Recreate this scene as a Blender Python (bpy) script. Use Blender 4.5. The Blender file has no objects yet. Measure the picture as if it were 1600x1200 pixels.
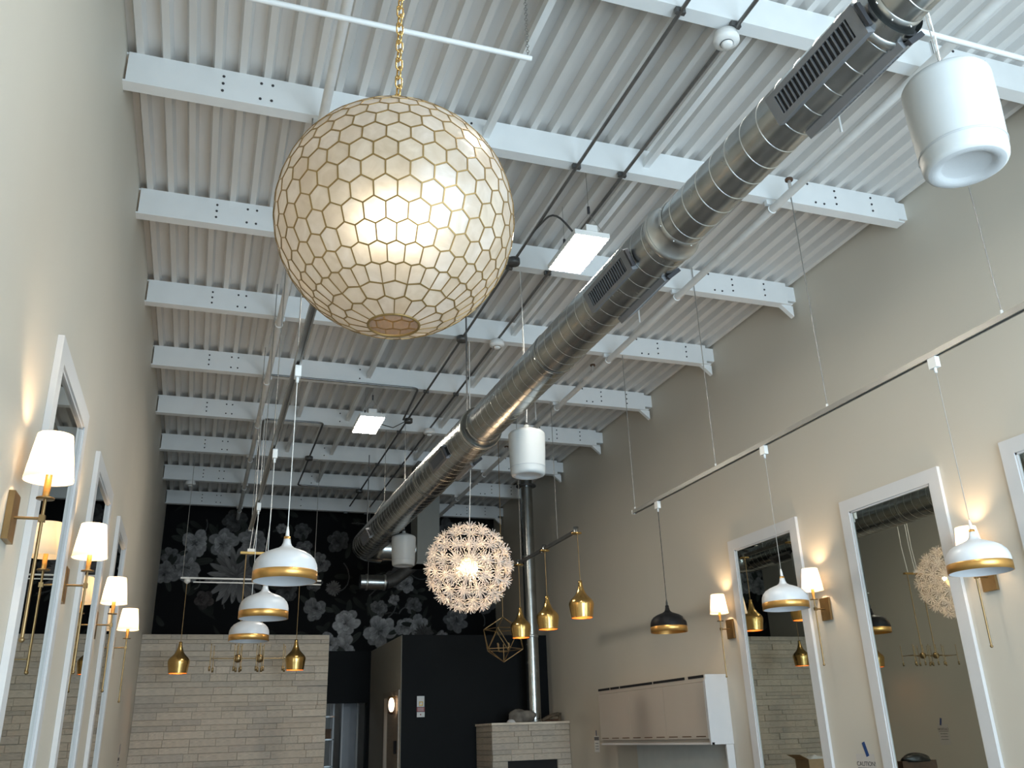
import bpy, math, random
import numpy as np
from mathutils import Matrix, Vector

random.seed(7)
rng = np.random.default_rng(7)
SC = bpy.context.scene
COL = SC.collection
PI = math.pi

# ------------------------------------------------------------------ camera, light, exposure
cam_d = bpy.data.cameras.new('camera')
cam = bpy.data.objects.new('camera', cam_d)
COL.objects.link(cam)
cam_d.sensor_fit = 'HORIZONTAL'
cam_d.sensor_width = 36.0
cam_d.lens = 36.0 * 1380.0 / 1600.0
cam_d.clip_start = 0.05
cam.matrix_world = Matrix(((0.94687642, -0.09133418, -0.30835549, 0.0),
                           (-0.32011959, -0.35949938, -0.87651791, 0.0),
                           (-0.03079756, 0.92866478, -0.36963934, 1.6),
                           (0, 0, 0, 1)))
SC.camera = cam

SC.view_settings.view_transform = 'Standard'
SC.view_settings.look = 'None'
SC.view_settings.exposure = 0.0
SC.view_settings.gamma = 1.0
SC.view_settings.use_curve_mapping = False
SC.cycles.use_denoising = True
SC.cycles.max_bounces = 10
SC.cycles.diffuse_bounces = 5
SC.cycles.transparent_max_bounces = 12
SC.cycles.sample_clamp_indirect = 6.0
SC.cycles.caustics_refractive = True
SC.cycles.caustics_reflective = False

world = bpy.data.worlds.new('sky')
SC.world = world
world.use_nodes = True
bgn = world.node_tree.nodes['Background']
bgn.inputs['Color'].default_value = (0.80, 0.90, 1.0, 1)
bgn.inputs['Strength'].default_value = 1.0

# daylight entering through the storefront glazing behind the camera
WIN_X0, WIN_X1, WIN_Z0, WIN_Z1, WIN_Y = 0.9, 5.06, 0.15, 4.3, -0.95
ld = bpy.data.lights.new('daylight', 'AREA')
ld.shape = 'RECTANGLE'
ld.size = WIN_X1 - WIN_X0
ld.size_y = WIN_Z1 - WIN_Z0
ld.energy = 600.0
ld.color = (0.68, 0.87, 1.0)
lo = bpy.data.objects.new('daylight', ld)
COL.objects.link(lo)
lo.location = ((WIN_X0 + WIN_X1) / 2, WIN_Y - 0.25, (WIN_Z0 + WIN_Z1) / 2)
lo.rotation_euler = (PI / 2, 0, 0)

# ------------------------------------------------------------------ materials
MATS = {}

def new_mat(name):
    m = bpy.data.materials.new(name)
    m.use_nodes = True
    nt = m.node_tree
    return m, nt, nt.nodes['Principled BSDF'], nt.nodes['Material Output']


def pbr(name, col, rough=0.5, metal=0.0, var=0.06, scale=8.0, bump=0.0, bscale=60.0, coat=0.0, spec=0.5, stretch=None, rvar=0.0):
    """Principled with a noise that varies the colour a little and gives fine relief."""
    m, nt, b, out = new_mat(name)
    tc = nt.nodes.new('ShaderNodeTexCoord')
    mp = nt.nodes.new('ShaderNodeMapping')
    nt.links.new(tc.outputs['Object'], mp.inputs['Vector'])
    if stretch:
        mp.inputs['Scale'].default_value = stretch
    n = nt.nodes.new('ShaderNodeTexNoise')
    n.inputs['Scale'].default_value = scale
    n.inputs['Detail'].default_value = 5
    nt.links.new(mp.outputs['Vector'], n.inputs['Vector'])
    r = nt.nodes.new('ShaderNodeValToRGB')
    r.color_ramp.elements[0].position = 0.3
    r.color_ramp.elements[1].position = 0.7
    c = np.array(col)
    lo_, hi = np.clip(c * (1 - var), 0, 1), np.clip(c * (1 + var), 0, 1)
    r.color_ramp.elements[0].color = (*lo_, 1)
    r.color_ramp.elements[1].color = (*hi, 1)
    nt.links.new(n.outputs['Fac'], r.inputs['Fac'])
    nt.links.new(r.outputs['Color'], b.inputs['Base Color'])
    b.inputs['Roughness'].default_value = rough
    b.inputs['Metallic'].default_value = metal
    b.inputs['Specular IOR Level'].default_value = spec
    b.inputs['Coat Weight'].default_value = coat
    if rvar:
        mr = nt.nodes.new('ShaderNodeMapRange')
        mr.inputs['To Min'].default_value = max(0, rough - rvar)
        mr.inputs['To Max'].default_value = rough + rvar
        nt.links.new(n.outputs['Fac'], mr.inputs['Value'])
        nt.links.new(mr.outputs['Result'], b.inputs['Roughness'])
    if bump:
        n2 = nt.nodes.new('ShaderNodeTexNoise')
        n2.inputs['Scale'].default_value = bscale
        n2.inputs['Detail'].default_value = 4
        nt.links.new(mp.outputs['Vector'], n2.inputs['Vector'])
        bp = nt.nodes.new('ShaderNodeBump')
        bp.inputs['Strength'].default_value = bump
        bp.inputs['Distance'].default_value = 0.01
        nt.links.new(n2.outputs['Fac'], bp.inputs['Height'])
        nt.links.new(bp.outputs['Normal'], b.inputs['Normal'])
    MATS[name] = m
    return m


def emit(name, col, strength):
    m, nt, b, out = new_mat(name)
    b.inputs['Base Color'].default_value = (*col, 1)
    b.inputs['Emission Color'].default_value = (*col, 1)
    b.inputs['Emission Strength'].default_value = strength
    MATS[name] = m
    return m


pbr('wall_paint', (0.63, 0.585, 0.505), 0.62, var=0.02, scale=1.2, bump=0.06, bscale=180)
pbr('deck_paint', (0.675, 0.665, 0.65), 0.55, var=0.05, scale=2.0, stretch=(3, 0.6, 1), spec=0.3)
pbr('beam_paint', (0.80, 0.82, 0.83), 0.45, var=0.025, scale=5, bump=0.03)
pbr('pipe_paint', (0.74, 0.74, 0.73), 0.5, var=0.05, scale=9)
pbr('bolt_dark', (0.03, 0.03, 0.035), 0.5, var=0.1)
pbr('steel_dark', (0.13, 0.13, 0.13), 0.45, metal=0.7, var=0.15, scale=20)
pbr('conduit', (0.20, 0.20, 0.20), 0.4, metal=0.8, var=0.12, scale=25)
pbr('wire', (0.34, 0.335, 0.32), 0.42, metal=0.8, var=0.05)
pbr('cord_white', (0.80, 0.79, 0.76), 0.5, var=0.03)
pbr('cord_grey', (0.34, 0.32, 0.29), 0.6, var=0.05)
pbr('cord_black', (0.03, 0.03, 0.03), 0.6)
pbr('galvanized', (0.44, 0.455, 0.45), 0.25, metal=1.0, var=0.16, scale=7, bump=0.02, bscale=25, rvar=0.07)
pbr('galvanized_seam', (0.60, 0.61, 0.60), 0.32, metal=1.0, var=0.06)
pbr('grille_grey', (0.24, 0.245, 0.26), 0.45, metal=0.5, var=0.06)
pbr('grille_dark', (0.035, 0.035, 0.04), 0.7, var=0.1)
pbr('speaker_white', (0.56, 0.575, 0.575), 0.42, var=0.015, bump=0.02, bscale=300)
pbr('speaker_grille', (0.50, 0.515, 0.53), 0.6, var=0.03, bump=0.3, bscale=500)
pbr('white_plastic', (0.82, 0.82, 0.81), 0.4, var=0.02)
pbr('enamel_white', (0.66, 0.67, 0.695), 0.32, var=0.015)
pbr('enamel_black', (0.008, 0.008, 0.009), 0.5, var=0.1, spec=0.2)
pbr('gold_band', (0.72, 0.40, 0.125), 0.34, metal=0.9, var=0.08, scale=6, stretch=(1, 1, 30))
pbr('brass', (0.70, 0.46, 0.17), 0.24, metal=1.0, var=0.05, scale=5, stretch=(1, 1, 25), rvar=0.05)
pbr('brass_old', (0.31, 0.21, 0.10), 0.36, metal=0.9, var=0.12, scale=14)
pbr('brass_lattice', (0.27, 0.17, 0.06), 0.45, metal=0.6, var=0.12, scale=10)
pbr('copper_inside', (0.85, 0.36, 0.10), 0.5, metal=0.2, var=0.05)
pbr('frame_white', (0.68, 0.675, 0.68), 0.38, var=0.015)
pbr('wood_beige', (0.50, 0.44, 0.37), 0.55, var=0.08, scale=4, stretch=(1, 1, 8))
pbr('cabinet_front', (0.52, 0.47, 0.41), 0.42, var=0.02, scale=2)
pbr('slot_black', (0.006, 0.006, 0.007), 0.8)
pbr('slot_brown', (0.13, 0.075, 0.04), 0.6, var=0.2)
pbr('wall_black', (0.0035, 0.0045, 0.0055), 0.6, var=0.1, scale=2, bump=0.05, spec=0.15)
pbr('floor', (0.22, 0.22, 0.22), 0.35, var=0.12, scale=2.5, bump=0.03)
pbr('white_wall', (0.60, 0.63, 0.62), 0.6, var=0.03)
pbr('chase_grey', (0.13, 0.14, 0.135), 0.6, var=0.03)
pbr('cardboard', (0.42, 0.29, 0.17), 0.8, var=0.08, scale=15)
pbr('brown_box', (0.16, 0.085, 0.045), 0.7, var=0.2, scale=12)
pbr('bag_black', (0.012, 0.012, 0.012), 0.35, var=0.3, scale=12, bump=0.5, bscale=14)
pbr('leather_brown', (0.09, 0.045, 0.025), 0.4, var=0.25, scale=10, bump=0.2)
pbr('crystal', (0.6, 0.6, 0.6), 0.1, var=0.1, bump=0.6, bscale=30)
pbr('rock', (0.17, 0.155, 0.135), 0.85, var=0.45, scale=9, bump=0.8, bscale=18)
pbr('driftwood', (0.10, 0.075, 0.05), 0.8, var=0.5, scale=14, bump=0.4)
pbr('paper', (0.80, 0.80, 0.79), 0.7, var=0.02)
pbr('paper_clear', (0.60, 0.56, 0.52), 0.35, var=0.02)
pbr('ink', (0.02, 0.02, 0.02), 0.7)
pbr('ink_grey', (0.16, 0.16, 0.17), 0.7)
pbr('tape_blue', (0.02, 0.06, 0.20), 0.6, var=0.08)
pbr('sign_red', (0.30, 0.06, 0.07), 0.5)
pbr('sign_gold', (0.35, 0.22, 0.06), 0.4, metal=0.5)
pbr('outside_ground', (0.35, 0.35, 0.34), 0.9, var=0.1)
pbr('asphalt_dark', (0.05, 0.055, 0.06), 0.5)
pbr('glass_dark', (0.10, 0.12, 0.12), 0.08, var=0.1)
pbr('mortar', (0.46, 0.41, 0.345), 0.9, var=0.1)
STONES = []
for i_, c_ in enumerate([(0.76, 0.675, 0.565), (0.71, 0.63, 0.53), (0.79, 0.70, 0.59), (0.68, 0.61, 0.525), (0.74, 0.65, 0.54), (0.655, 0.59, 0.51)]):
    STONES.append(pbr('stone_tone_%d' % i_, c_, 0.85, var=0.17, scale=6, bump=0.9, bscale=20, stretch=(1, 1, 3.0)))
emit("led_panel", (1.0, 0.92, 0.78), 95.0)
emit('bulb_warm', (1.0, 0.84, 0.62), 19.0)
emit('bulb_star', (1.0, 0.80, 0.50), 16.0)
emit('bulb_small', (1.0, 0.55, 0.22), 5.0)
emit('hall_glow', (1.0, 0.72, 0.48), 5.0)

# mirror
m, nt, b, out = new_mat('mirror_glass')
b.inputs['Metallic'].default_value = 1.0
b.inputs['Roughness'].default_value = 0.012
b.inputs['Base Color'].default_value = (0.66, 0.68, 0.62, 1)
MATS['mirror_glass'] = m

# storefront glass
m, nt, b, out = new_mat('window_glass')
tr = nt.nodes.new('ShaderNodeBsdfTransparent')
gl = nt.nodes.new('ShaderNodeBsdfGlossy')
gl.inputs['Roughness'].default_value = 0.02
mx = nt.nodes.new('ShaderNodeMixShader')
mx.inputs['Fac'].default_value = 0.06
nt.links.new(tr.outputs[0], mx.inputs[1])
nt.links.new(gl.outputs[0], mx.inputs[2])
nt.links.new(mx.outputs[0], out.inputs['Surface'])
MATS['window_glass'] = m

# linen lamp shade: diffuse + translucent
def shade_mat(name, col, tfac):
    m, nt, b, out = new_mat(name)
    n = nt.nodes.new('ShaderNodeTexNoise')
    n.inputs['Scale'].default_value = 60
    d = nt.nodes.new('ShaderNodeBsdfDiffuse')
    t = nt.nodes.new('ShaderNodeBsdfTranslucent')
    d.inputs['Color'].default_value = (*col, 1)
    t.inputs['Color'].default_value = (*col, 1)
    bp = nt.nodes.new('ShaderNodeBump')
    bp.inputs['Strength'].default_value = 0.1
    nt.links.new(n.outputs['Fac'], bp.inputs['Height'])
    nt.links.new(bp.outputs['Normal'], d.inputs['Normal'])
    mx = nt.nodes.new('ShaderNodeMixShader')
    mx.inputs['Fac'].default_value = tfac
    nt.links.new(d.outputs[0], mx.inputs[1])
    nt.links.new(t.outputs[0], mx.inputs[2])
    nt.links.new(mx.outputs[0], out.inputs['Surface'])
    MATS[name] = m
shade_mat('linen', (0.90, 0.83, 0.70), 0.36)
shade_mat('petal_paper', (0.93, 0.89, 0.86), 0.42)
shade_mat('core_paper', (1.0, 0.86, 0.50), 0.9)

# capiz shell: pearly translucent shell plates
def capiz(name, tint):
    m, nt, b, out = new_mat(name)
    tc = nt.nodes.new('ShaderNodeTexCoord')
    n = nt.nodes.new('ShaderNodeTexNoise')
    n.inputs['Scale'].default_value = 16
    n.inputs['Detail'].default_value = 6
    n.inputs['Distortion'].default_value = 1.2
    nt.links.new(tc.outputs['Object'], n.inputs['Vector'])
    r = nt.nodes.new('ShaderNodeValToRGB')
    t = np.array(tint)
    r.color_ramp.elements[0].position = 0.32
    r.color_ramp.elements[1].position = 0.68
    r.color_ramp.elements[0].color = (*(t * np.array([0.84, 0.80, 0.74])), 1)
    r.color_ramp.elements[1].color = (*np.clip(t * 1.05, 0, 1), 1)
    nt.links.new(n.outputs['Fac'], r.inputs['Fac'])
    bp = nt.nodes.new('ShaderNodeBump')
    bp.inputs['Strength'].default_value = 0.25
    bp.inputs['Distance'].default_value = 0.01
    nt.links.new(n.outputs['Fac'], bp.inputs['Height'])
    d = nt.nodes.new('ShaderNodeBsdfDiffuse')
    tl = nt.nodes.new('ShaderNodeBsdfTranslucent')
    rf = nt.nodes.new('ShaderNodeBsdfRefraction')
    rf.inputs['IOR'].default_value = 1.35
    rf.inputs['Roughness'].default_value = 0.72
    rf.inputs['Color'].default_value = (1, 0.96, 0.88, 1)
    gl = nt.nodes.new('ShaderNodeBsdfGlossy')
    gl.inputs['Roughness'].default_value = 0.22
    gl.inputs['Color'].default_value = (0.95, 0.95, 1, 1)
    for s in (d, tl):
        nt.links.new(r.outputs['Color'], s.inputs['Color'])
    nt.links.new(bp.outputs['Normal'], gl.inputs['Normal'])
    nt.links.new(bp.outputs['Normal'], d.inputs['Normal'])
    m1 = nt.nodes.new('ShaderNodeMixShader'); m1.inputs[0].default_value = 0.36
    nt.links.new(d.outputs[0], m1.inputs[1]); nt.links.new(tl.outputs[0], m1.inputs[2])
    m2 = nt.nodes.new('ShaderNodeMixShader'); m2.inputs[0].default_value = 0.20
    nt.links.new(m1.outputs[0], m2.inputs[1]); nt.links.new(rf.outputs[0], m2.inputs[2])
    lw = nt.nodes.new('ShaderNodeFresnel'); lw.inputs['IOR'].default_value = 1.55
    m3 = nt.nodes.new('ShaderNodeMixShader')
    nt.links.new(lw.outputs[0], m3.inputs[0])
    nt.links.new(m2.outputs[0], m3.inputs[1]); nt.links.new(gl.outputs[0], m3.inputs[2])
    nt.links.new(m3.outputs[0], out.inputs['Surface'])
    MATS[name] = m
    return m
CAPIZ = [capiz('capiz_a', (0.70, 0.62, 0.52)), capiz('capiz_b', (0.63, 0.54, 0.43)), capiz('capiz_c', (0.71, 0.645, 0.575)), capiz('capiz_d', (0.665, 0.585, 0.495))]

# printed wallpaper: colour attribute painted flower by flower further down
m, nt, b, out = new_mat('floral_print')
at = nt.nodes.new('ShaderNodeAttribute')
at.attribute_name = 'print'
nt.links.new(at.outputs['Color'], b.inputs['Base Color'])
b.inputs['Roughness'].default_value = 0.7
b.inputs['Specular IOR Level'].default_value = 0.12
MATS['floral_print'] = m

# ------------------------------------------------------------------ mesh helpers
class MB:
    def __init__(self):
        self.v, self.f, self.sm = [], [], []

    def add(self, vs, fs, smooth=False):
        o = len(self.v)
        self.v += [tuple(p) for p in vs]
        self.f += [tuple(i + o for i in f) for f in fs]
        self.sm += [smooth] * len(fs)
        return self

    def box(self, x0, x1, y0, y1, z0, z1):
        vs = [(x, y, z) for z in (z0, z1) for y in (y0, y1) for x in (x0, x1)]
        return self.add(vs, [(0, 2, 3, 1), (4, 5, 7, 6), (0, 1, 5, 4), (2, 6, 7, 3), (0, 4, 6, 2), (1, 3, 7, 5)])

    def obox(self, c, ax, ay, az, sx, sy, sz):
        c, ax, ay, az = (Vector(q) for q in (c, ax, ay, az))
        vs = [c + ax * (i * sx / 2) + ay * (j * sy / 2) + az * (k * sz / 2) for k in (-1, 1) for j in (-1, 1) for i in (-1, 1)]
        return self.add(vs, [(0, 2, 3, 1), (4, 5, 7, 6), (0, 1, 5, 4), (2, 6, 7, 3), (0, 4, 6, 2), (1, 3, 7, 5)])

    def tube(self, pts, r, n=8, caps=True, smooth=True):
        pts = [Vector(p) for p in pts]
        rs = r if isinstance(r, (list, tuple)) else [r] * len(pts)
        rings = []
        ref = None
        for i, p in enumerate(pts):
            d = (pts[min(i + 1, len(pts) - 1)] - pts[max(i - 1, 0)]).normalized()
            if ref is None:
                ref = Vector((0, 0, 1)) if abs(d.z) < 0.9 else Vector((1, 0, 0))
            u = d.cross(ref).normalized()
            w = d.cross(u).normalized()
            ref = -w if False else ref
            rings.append([p + (u * math.cos(a) + w * math.sin(a)) * rs[i] for a in [2 * PI * k / n for k in range(n)]])
        vs = [q for ring in rings for q in ring]
        fs = []
        for i in range(len(pts) - 1):
            for k in range(n):
                k2 = (k + 1) % n
                fs.append((i * n + k, i * n + k2, (i + 1) * n + k2, (i + 1) * n + k))
        self.add(vs, fs, smooth)
        if caps:
            self.add(rings[0], [tuple(range(n))])
            self.add(rings[-1], [tuple(reversed(range(n)))])
        return self

    def lathe(self, prof, n=32, c=(0, 0, 0), smooth=True, axis='z'):
        vs, fs = [], []
        for (r, z) in prof:
            for k in range(n):
                a = 2 * PI * k / n
                if axis == 'z':
                    vs.append((c[0] + r * math.cos(a), c[1] + r * math.sin(a), c[2] + z))
                elif axis == 'y':
                    vs.append((c[0] + r * math.cos(a), c[1] + z, c[2] + r * math.sin(a)))
                else:
                    vs.append((c[0] + z, c[1] + r * math.cos(a), c[2] + r * math.sin(a)))
        for i in range(len(prof) - 1):
            for k in range(n):
                k2 = (k + 1) % n
                fs.append((i * n + k, i * n + k2, (i + 1) * n + k2, (i + 1) * n + k))
        return self.add(vs, fs, smooth)

    def sphere(self, c, r, n=16, m=10, sq=(1, 1, 1)):
        prof = [(max(1e-4, math.cos(t)), math.sin(t)) for t in [-PI / 2 + PI * i / m for i in range(m + 1)]]
        vs, fs = [], []
        for (q, z) in prof:
            for k in range(n):
                a = 2 * PI * k / n
                vs.append((c[0] + r * q * math.cos(a) * sq[0], c[1] + r * q * math.sin(a) * sq[1], c[2] + r * z * sq[2]))
        for i in range(m):
            for k in range(n):
                k2 = (k + 1) % n
                fs.append((i * n + k, i * n + k2, (i + 1) * n + k2, (i + 1) * n + k))
        return self.add(vs, fs, True)

    def torus(self, c, R, r, n=20, m=6, axis='z', sx=1.0):
        vs, fs = [], []
        for i in range(n):
            a = 2 * PI * i / n
            for j in range(m):
                t = 2 * PI * j / m
                q = R + r * math.cos(t)
                p = (q * math.cos(a) * sx, q * math.sin(a), r * math.sin(t))
                if axis == 'y':
                    p = (p[0], p[2], p[1])
                elif axis == 'x':
                    p = (p[2], p[1], p[0])
                vs.append((c[0] + p[0], c[1] + p[1], c[2] + p[2]))
        for i in range(n):
            for j in range(m):
                i2, j2 = (i + 1) % n, (j + 1) % m
                fs.append((i * m + j, i2 * m + j, i2 * m + j2, i * m + j2))
        return self.add(vs, fs, True)

    def mesh(self, name, mat):
        me = bpy.data.meshes.new(name)
        me.from_pydata(self.v, [], self.f)
        me.polygons.foreach_set('use_smooth', self.sm)
        me.materials.append(MATS[mat] if isinstance(mat, str) else mat)
        me.update()
        return me

    def build(self, name, mat, parent=None, loc=None, **tags):
        return put(name, self.mesh(name, mat), parent, loc, **tags)


def put(name, me, parent=None, loc=None, rot=None, label=None, cat=None, group=None, kind=None, mw=None):
    o = bpy.data.objects.new(name, me)
    COL.objects.link(o)
    if parent is not None:
        o.parent = parent
    if mw is not None:
        o.matrix_local = mw
    if loc is not None:
        o.location = loc
    if rot is not None:
        o.rotation_euler = rot
    for k, v in (('label', label), ('category', cat), ('group', group), ('kind', kind)):
        if v:
            o[k] = v
    return o


def thing(name, label, cat, loc=(0, 0, 0), group=None, rotz=0.0):
    return put(name, None, None, loc, (0, 0, rotz), label, cat, group)


def tag(o, label=None, group=None):
    if label:
        o['label'] = label
    if group:
        o['group'] = group
    return o


def dup(root, loc, label, rotz=0.0):
    """Copy of a thing, its parts and their sub-parts (mesh data shared)."""
    r = root.copy()
    COL.objects.link(r)
    r.location = loc
    r.rotation_euler = (0, 0, rotz)
    r['label'] = label
    for ch in list(root.children):
        c = ch.copy()
        COL.objects.link(c)
        c.parent = r
        for g in list(ch.children):
            d = g.copy()
            COL.objects.link(d)
            d.parent = c
    return r


def point(name, parent, loc, energy, col, r=0.03):
    d = bpy.data.lights.new(name, 'POINT')
    d.energy = energy
    d.color = col
    d.shadow_soft_size = r
    o = bpy.data.objects.new(name, d)
    COL.objects.link(o)
    o.parent = parent
    o.location = loc
    return o


# ------------------------------------------------------------------ room shell
XL, XR, YF, YB = -0.755, 5.16, -0.85, 16.0
ZB = 5.36          # underside of the roof beams
ZD = 5.585         # underside of the deck ribs
TOP = 5.75

MB().box(XL - 0.2, XR + 0.2, YF - 0.2, 19.2, -0.12, 0.0).build('floor', 'floor', kind='structure')
MB().box(XL - 0.2, XL, YF - 0.2, 19.2, 0, TOP).build('wall_left', 'wall_paint', kind='structure')
MB().box(XR, XR + 0.2, YF - 0.2, 19.2, 0, TOP).build('wall_right', 'wall_paint', kind='structure')
ceil = MB().box(XL - 0.2, XR + 0.2, YF - 0.2, 19.2, 5.68, TOP).build('ceiling', 'deck_paint', kind='structure')

# corrugated roof deck: sheets of six ribs, ribs running into the depth
P = 0.152
def deck_sheet(nribs):
    DD = 0.058
    prof = [(0.0, ZD + DD)]
    for i in range(nribs):
        x = i * P
        prof += [(x + 0.040, ZD + DD), (x + 0.058, ZD), (x + 0.100, ZD), (x + 0.118, ZD + DD)]
    prof.append((nribs * P, ZD + DD))
    b = MB()
    vs, fs = [], []
    for (x, z) in prof:
        vs += [(x, YF, z), (x, YB + 0.1, z)]
    for i in range(len(prof) - 1):
        fs.append((2 * i, 2 * i + 1, 2 * i + 3, 2 * i + 2))
    b.add(vs, fs)
    return b.mesh('deck_sheet', 'deck_paint')
ds6 = deck_sheet(6)
for i in range(6):
    put('deck_sheet', ds6, ceil, (XL + i * 6 * P, 0, 0.0006 * (i % 2)))
put('deck_sheet', deck_sheet(3), ceil, (XL + 36 * P, 0, 0))

# front wall with the storefront glazing (behind the camera)
wf = MB()
wf.box(XL, XR, YF - 0.2, YF, 0, WIN_Z0).box(XL, XR, YF - 0.2, YF, WIN_Z1, TOP)
wf.box(XL, WIN_X0, YF - 0.2, YF, WIN_Z0, WIN_Z1).box(WIN_X1, XR, YF - 0.2, YF, WIN_Z0, WIN_Z1)
wf.build('wall_front', 'wall_paint', kind='structure')
win = MB()
for k in range(5):
    x = WIN_X0 + (WIN_X1 - WIN_X0) * k / 4
    win.box(x - 0.03, x + 0.03, YF - 0.15, YF - 0.05, WIN_Z0, WIN_Z1)
for z in (WIN_Z0 + 0.03, 2.6, WIN_Z1 - 0.03):
    win.box(WIN_X0, WIN_X1, YF - 0.15, YF - 0.05, z - 0.03, z + 0.03)
wo = win.build('window_1', 'steel_dark', kind='structure')
for k in range(4):
    w_ = (WIN_X1 - WIN_X0) / 4
    for (z0, z1) in ((WIN_Z0 + 0.06, 2.57), (2.63, WIN_Z1 - 0.06)):
        MB().box(WIN_X0 + k * w_ + 0.03, WIN_X0 + (k + 1) * w_ - 0.03, YF - 0.103, YF - 0.097, z0, z1).build('pane', 'window_glass', wo)
MB().box(-12, 16, -20, YF - 0.2, -0.14, -0.02).build('ground', 'outside_ground', kind='structure')

# back wall with printed wallpaper (flowers painted into a colour attribute on a fine grid)
def paint_wallpaper():
    x0, x1, z0, z1 = XL, XR, 3.05, 5.66
    nx, nz = 640, 282
    X, Z = np.meshgrid(np.linspace(x0, x1, nx), np.linspace(z0, z1, nz))
    r2 = np.random.default_rng(11)
    img = np.zeros((nz, nx, 3)) + np.array([0.004, 0.0043, 0.005])
    img *= (0.8 + 0.5 * r2.random((nz, nx, 1)))

    def petal(cx, cz, ang, L, W, tone, tint, curl=0.0):
        R = L * 1.2 + W
        i0, i1 = np.searchsorted(X[0], cx - R), np.searchsorted(X[0], cx + R)
        j0, j1 = np.searchsorted(Z[:, 0], cz - R), np.searchsorted(Z[:, 0], cz + R)
        if i1 <= i0 or j1 <= j0:
            return
        dx, dz = X[j0:j1, i0:i1] - cx, Z[j0:j1, i0:i1] - cz
        u = (dx * math.cos(ang) + dz * math.sin(ang)) / L
        v = (-dx * math.sin(ang) + dz * math.cos(ang)) / W
        v = v - curl * u * u
        uc = np.clip(u, 0, 1)
        half = np.sqrt(np.clip(uc, 0, 1)) * np.sqrt(np.clip(1.02 - uc ** 3, 0, 1))
        mask = np.clip((half - np.abs(v)) * 9, 0, 1) * (u > 0) * (u < 1.02)
        edge = np.clip(1 - (half - np.abs(v)) * 3.2, 0, 1)
        rim = np.clip((half - np.abs(v)) * 14, 0, 1)
        sh = tone * (0.52 + 0.50 * uc ** 1.2) * (0.45 + 0.55 * rim) * (0.92 + 0.10 * np.sin(v * 11 + u * 3))
        c = sh[..., None] * np.array(tint)
        img[j0:j1, i0:i1] = img[j0:j1, i0:i1] * (1 - mask[..., None]) + c * mask[..., None]

    def peony(cx, cz, r, tone, tint=(1, 0.99, 1.0)):
        tone = tone * 1.75
        ph = r2.random() * 6
        for a in range(7):                       # wide guard petals
            an = ph + 2 * PI * a / 7 + r2.normal() * 0.2
            petal(cx, cz, an, r * (0.88 + 0.25 * r2.random()), r * 0.58, tone * (0.50 + 0.35 * r2.random()), tint, r2.normal() * 0.2)
        for k in range(26):                      # ruffled bowl
            an = r2.random() * 6.283
            q = 0.42 * r * math.sqrt(r2.random())
            an2 = an + r2.normal() * 0.7
            petal(cx + q * math.cos(an) * 0.8, cz + q * math.sin(an) * 0.8, an2, r * (0.30 + 0.26 * r2.random()), r * (0.20 + 0.14 * r2.random()),
                  tone * (0.62 + 0.48 * r2.random()), tint, r2.normal() * 0.3)
        hx = r2.normal() * 0.15 * r
        for k in range(7):                       # dark folded heart
            an = r2.random() * 6.283
            petal(cx + hx, cz - 0.05 * r, an, r * 0.26, r * 0.10, tone * (0.22 + 0.4 * r2.random()), tint)

    def dahlia(cx, cz, r, tone, tint=(1, 1, 1.0)):
        for k in range(6):
            q = 1 - k / 6.8
            m_ = 22 - 2 * k
            ph = r2.random() * 6
            for a in range(m_):
                an = ph + 2 * PI * a / m_ + r2.normal() * 0.05
                petal(cx, cz, an, r * q * (0.9 + 0.2 * r2.random()), r * q * 0.14, tone * (0.62 + 0.45 * r2.random()), tint)

    def rose(cx, cz, r, tone, tint):
        for k in range(7):
            q = 1 - k / 7.5
            ph = r2.random() * 6
            for a in range(5):
                an = ph + 2 * PI * a / 5
                petal(cx - 0.25 * r * q * math.cos(an), cz - 0.25 * r * q * math.sin(an), an, r * q * 1.15, r * q * 0.62, tone * (0.35 + 0.55 * r2.random()), tint)

    def leaf(cx, cz, ang, L, W, tone, tint=(0.9, 1.0, 0.88)):
        petal(cx, cz, ang, L, W, tone, tint, r2.normal() * 0.3)

    def stem(cx, cz, ang, L, tone, bend):
        for s in np.linspace(0, 1, int(L / 0.006)):
            a = ang + bend * s
            px = cx + L * s * math.cos(a)
            pz = cz + L * s * math.sin(a)
            i, j = int((px - x0) / (x1 - x0) * (nx - 1)), int((pz - z0) / (z1 - z0) * (nz - 1))
            if 0 <= i < nx - 1 and 0 <= j < nz - 1:
                img[j:j + 2, i:i + 2] = tone

    for _ in range(150):     # dim foliage in the background
        leaf(x0 + r2.random() * (x1 - x0), z0 + r2.random() * (z1 - z0), r2.random() * 6.28, 0.15 + 0.22 * r2.random(), 0.04 + 0.05 * r2.random(), 0.012 + 0.030 * r2.random())
    for _ in range(26):
        stem(x0 + r2.random() * (x1 - x0), z0 + r2.random() * (z1 - z0), r2.random() * 6.28, 0.3 + 0.3 * r2.random(), 0.04 + 0.05 * r2.random(), r2.normal() * 1.2)
    W_ = 0.25
    for (cx, cz, r, t) in [(3.30, 4.35, 0.20, 0.10), (3.75, 4.75, 0.26, 0.10), (4.45, 4.55, 0.24, 0.10), (4.9, 4.0, 0.28, 0.12), (4.4, 3.6, 0.22, 0.13),
                           (2.2, 4.95, 0.20, 0.07), (3.0, 5.2, 0.22, 0.06), (1.55, 5.1, 0.16, 0.08), (4.2, 5.2, 0.25, 0.07), (0.4, 5.25, 0.2, 0.06),
                           (0.95, 4.35, 0.16, 0.10), (1.8, 4.2, 0.15, 0.10), (3.6, 3.85, 0.16, 0.10)]:
        peony(cx, cz, r, t)
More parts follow.
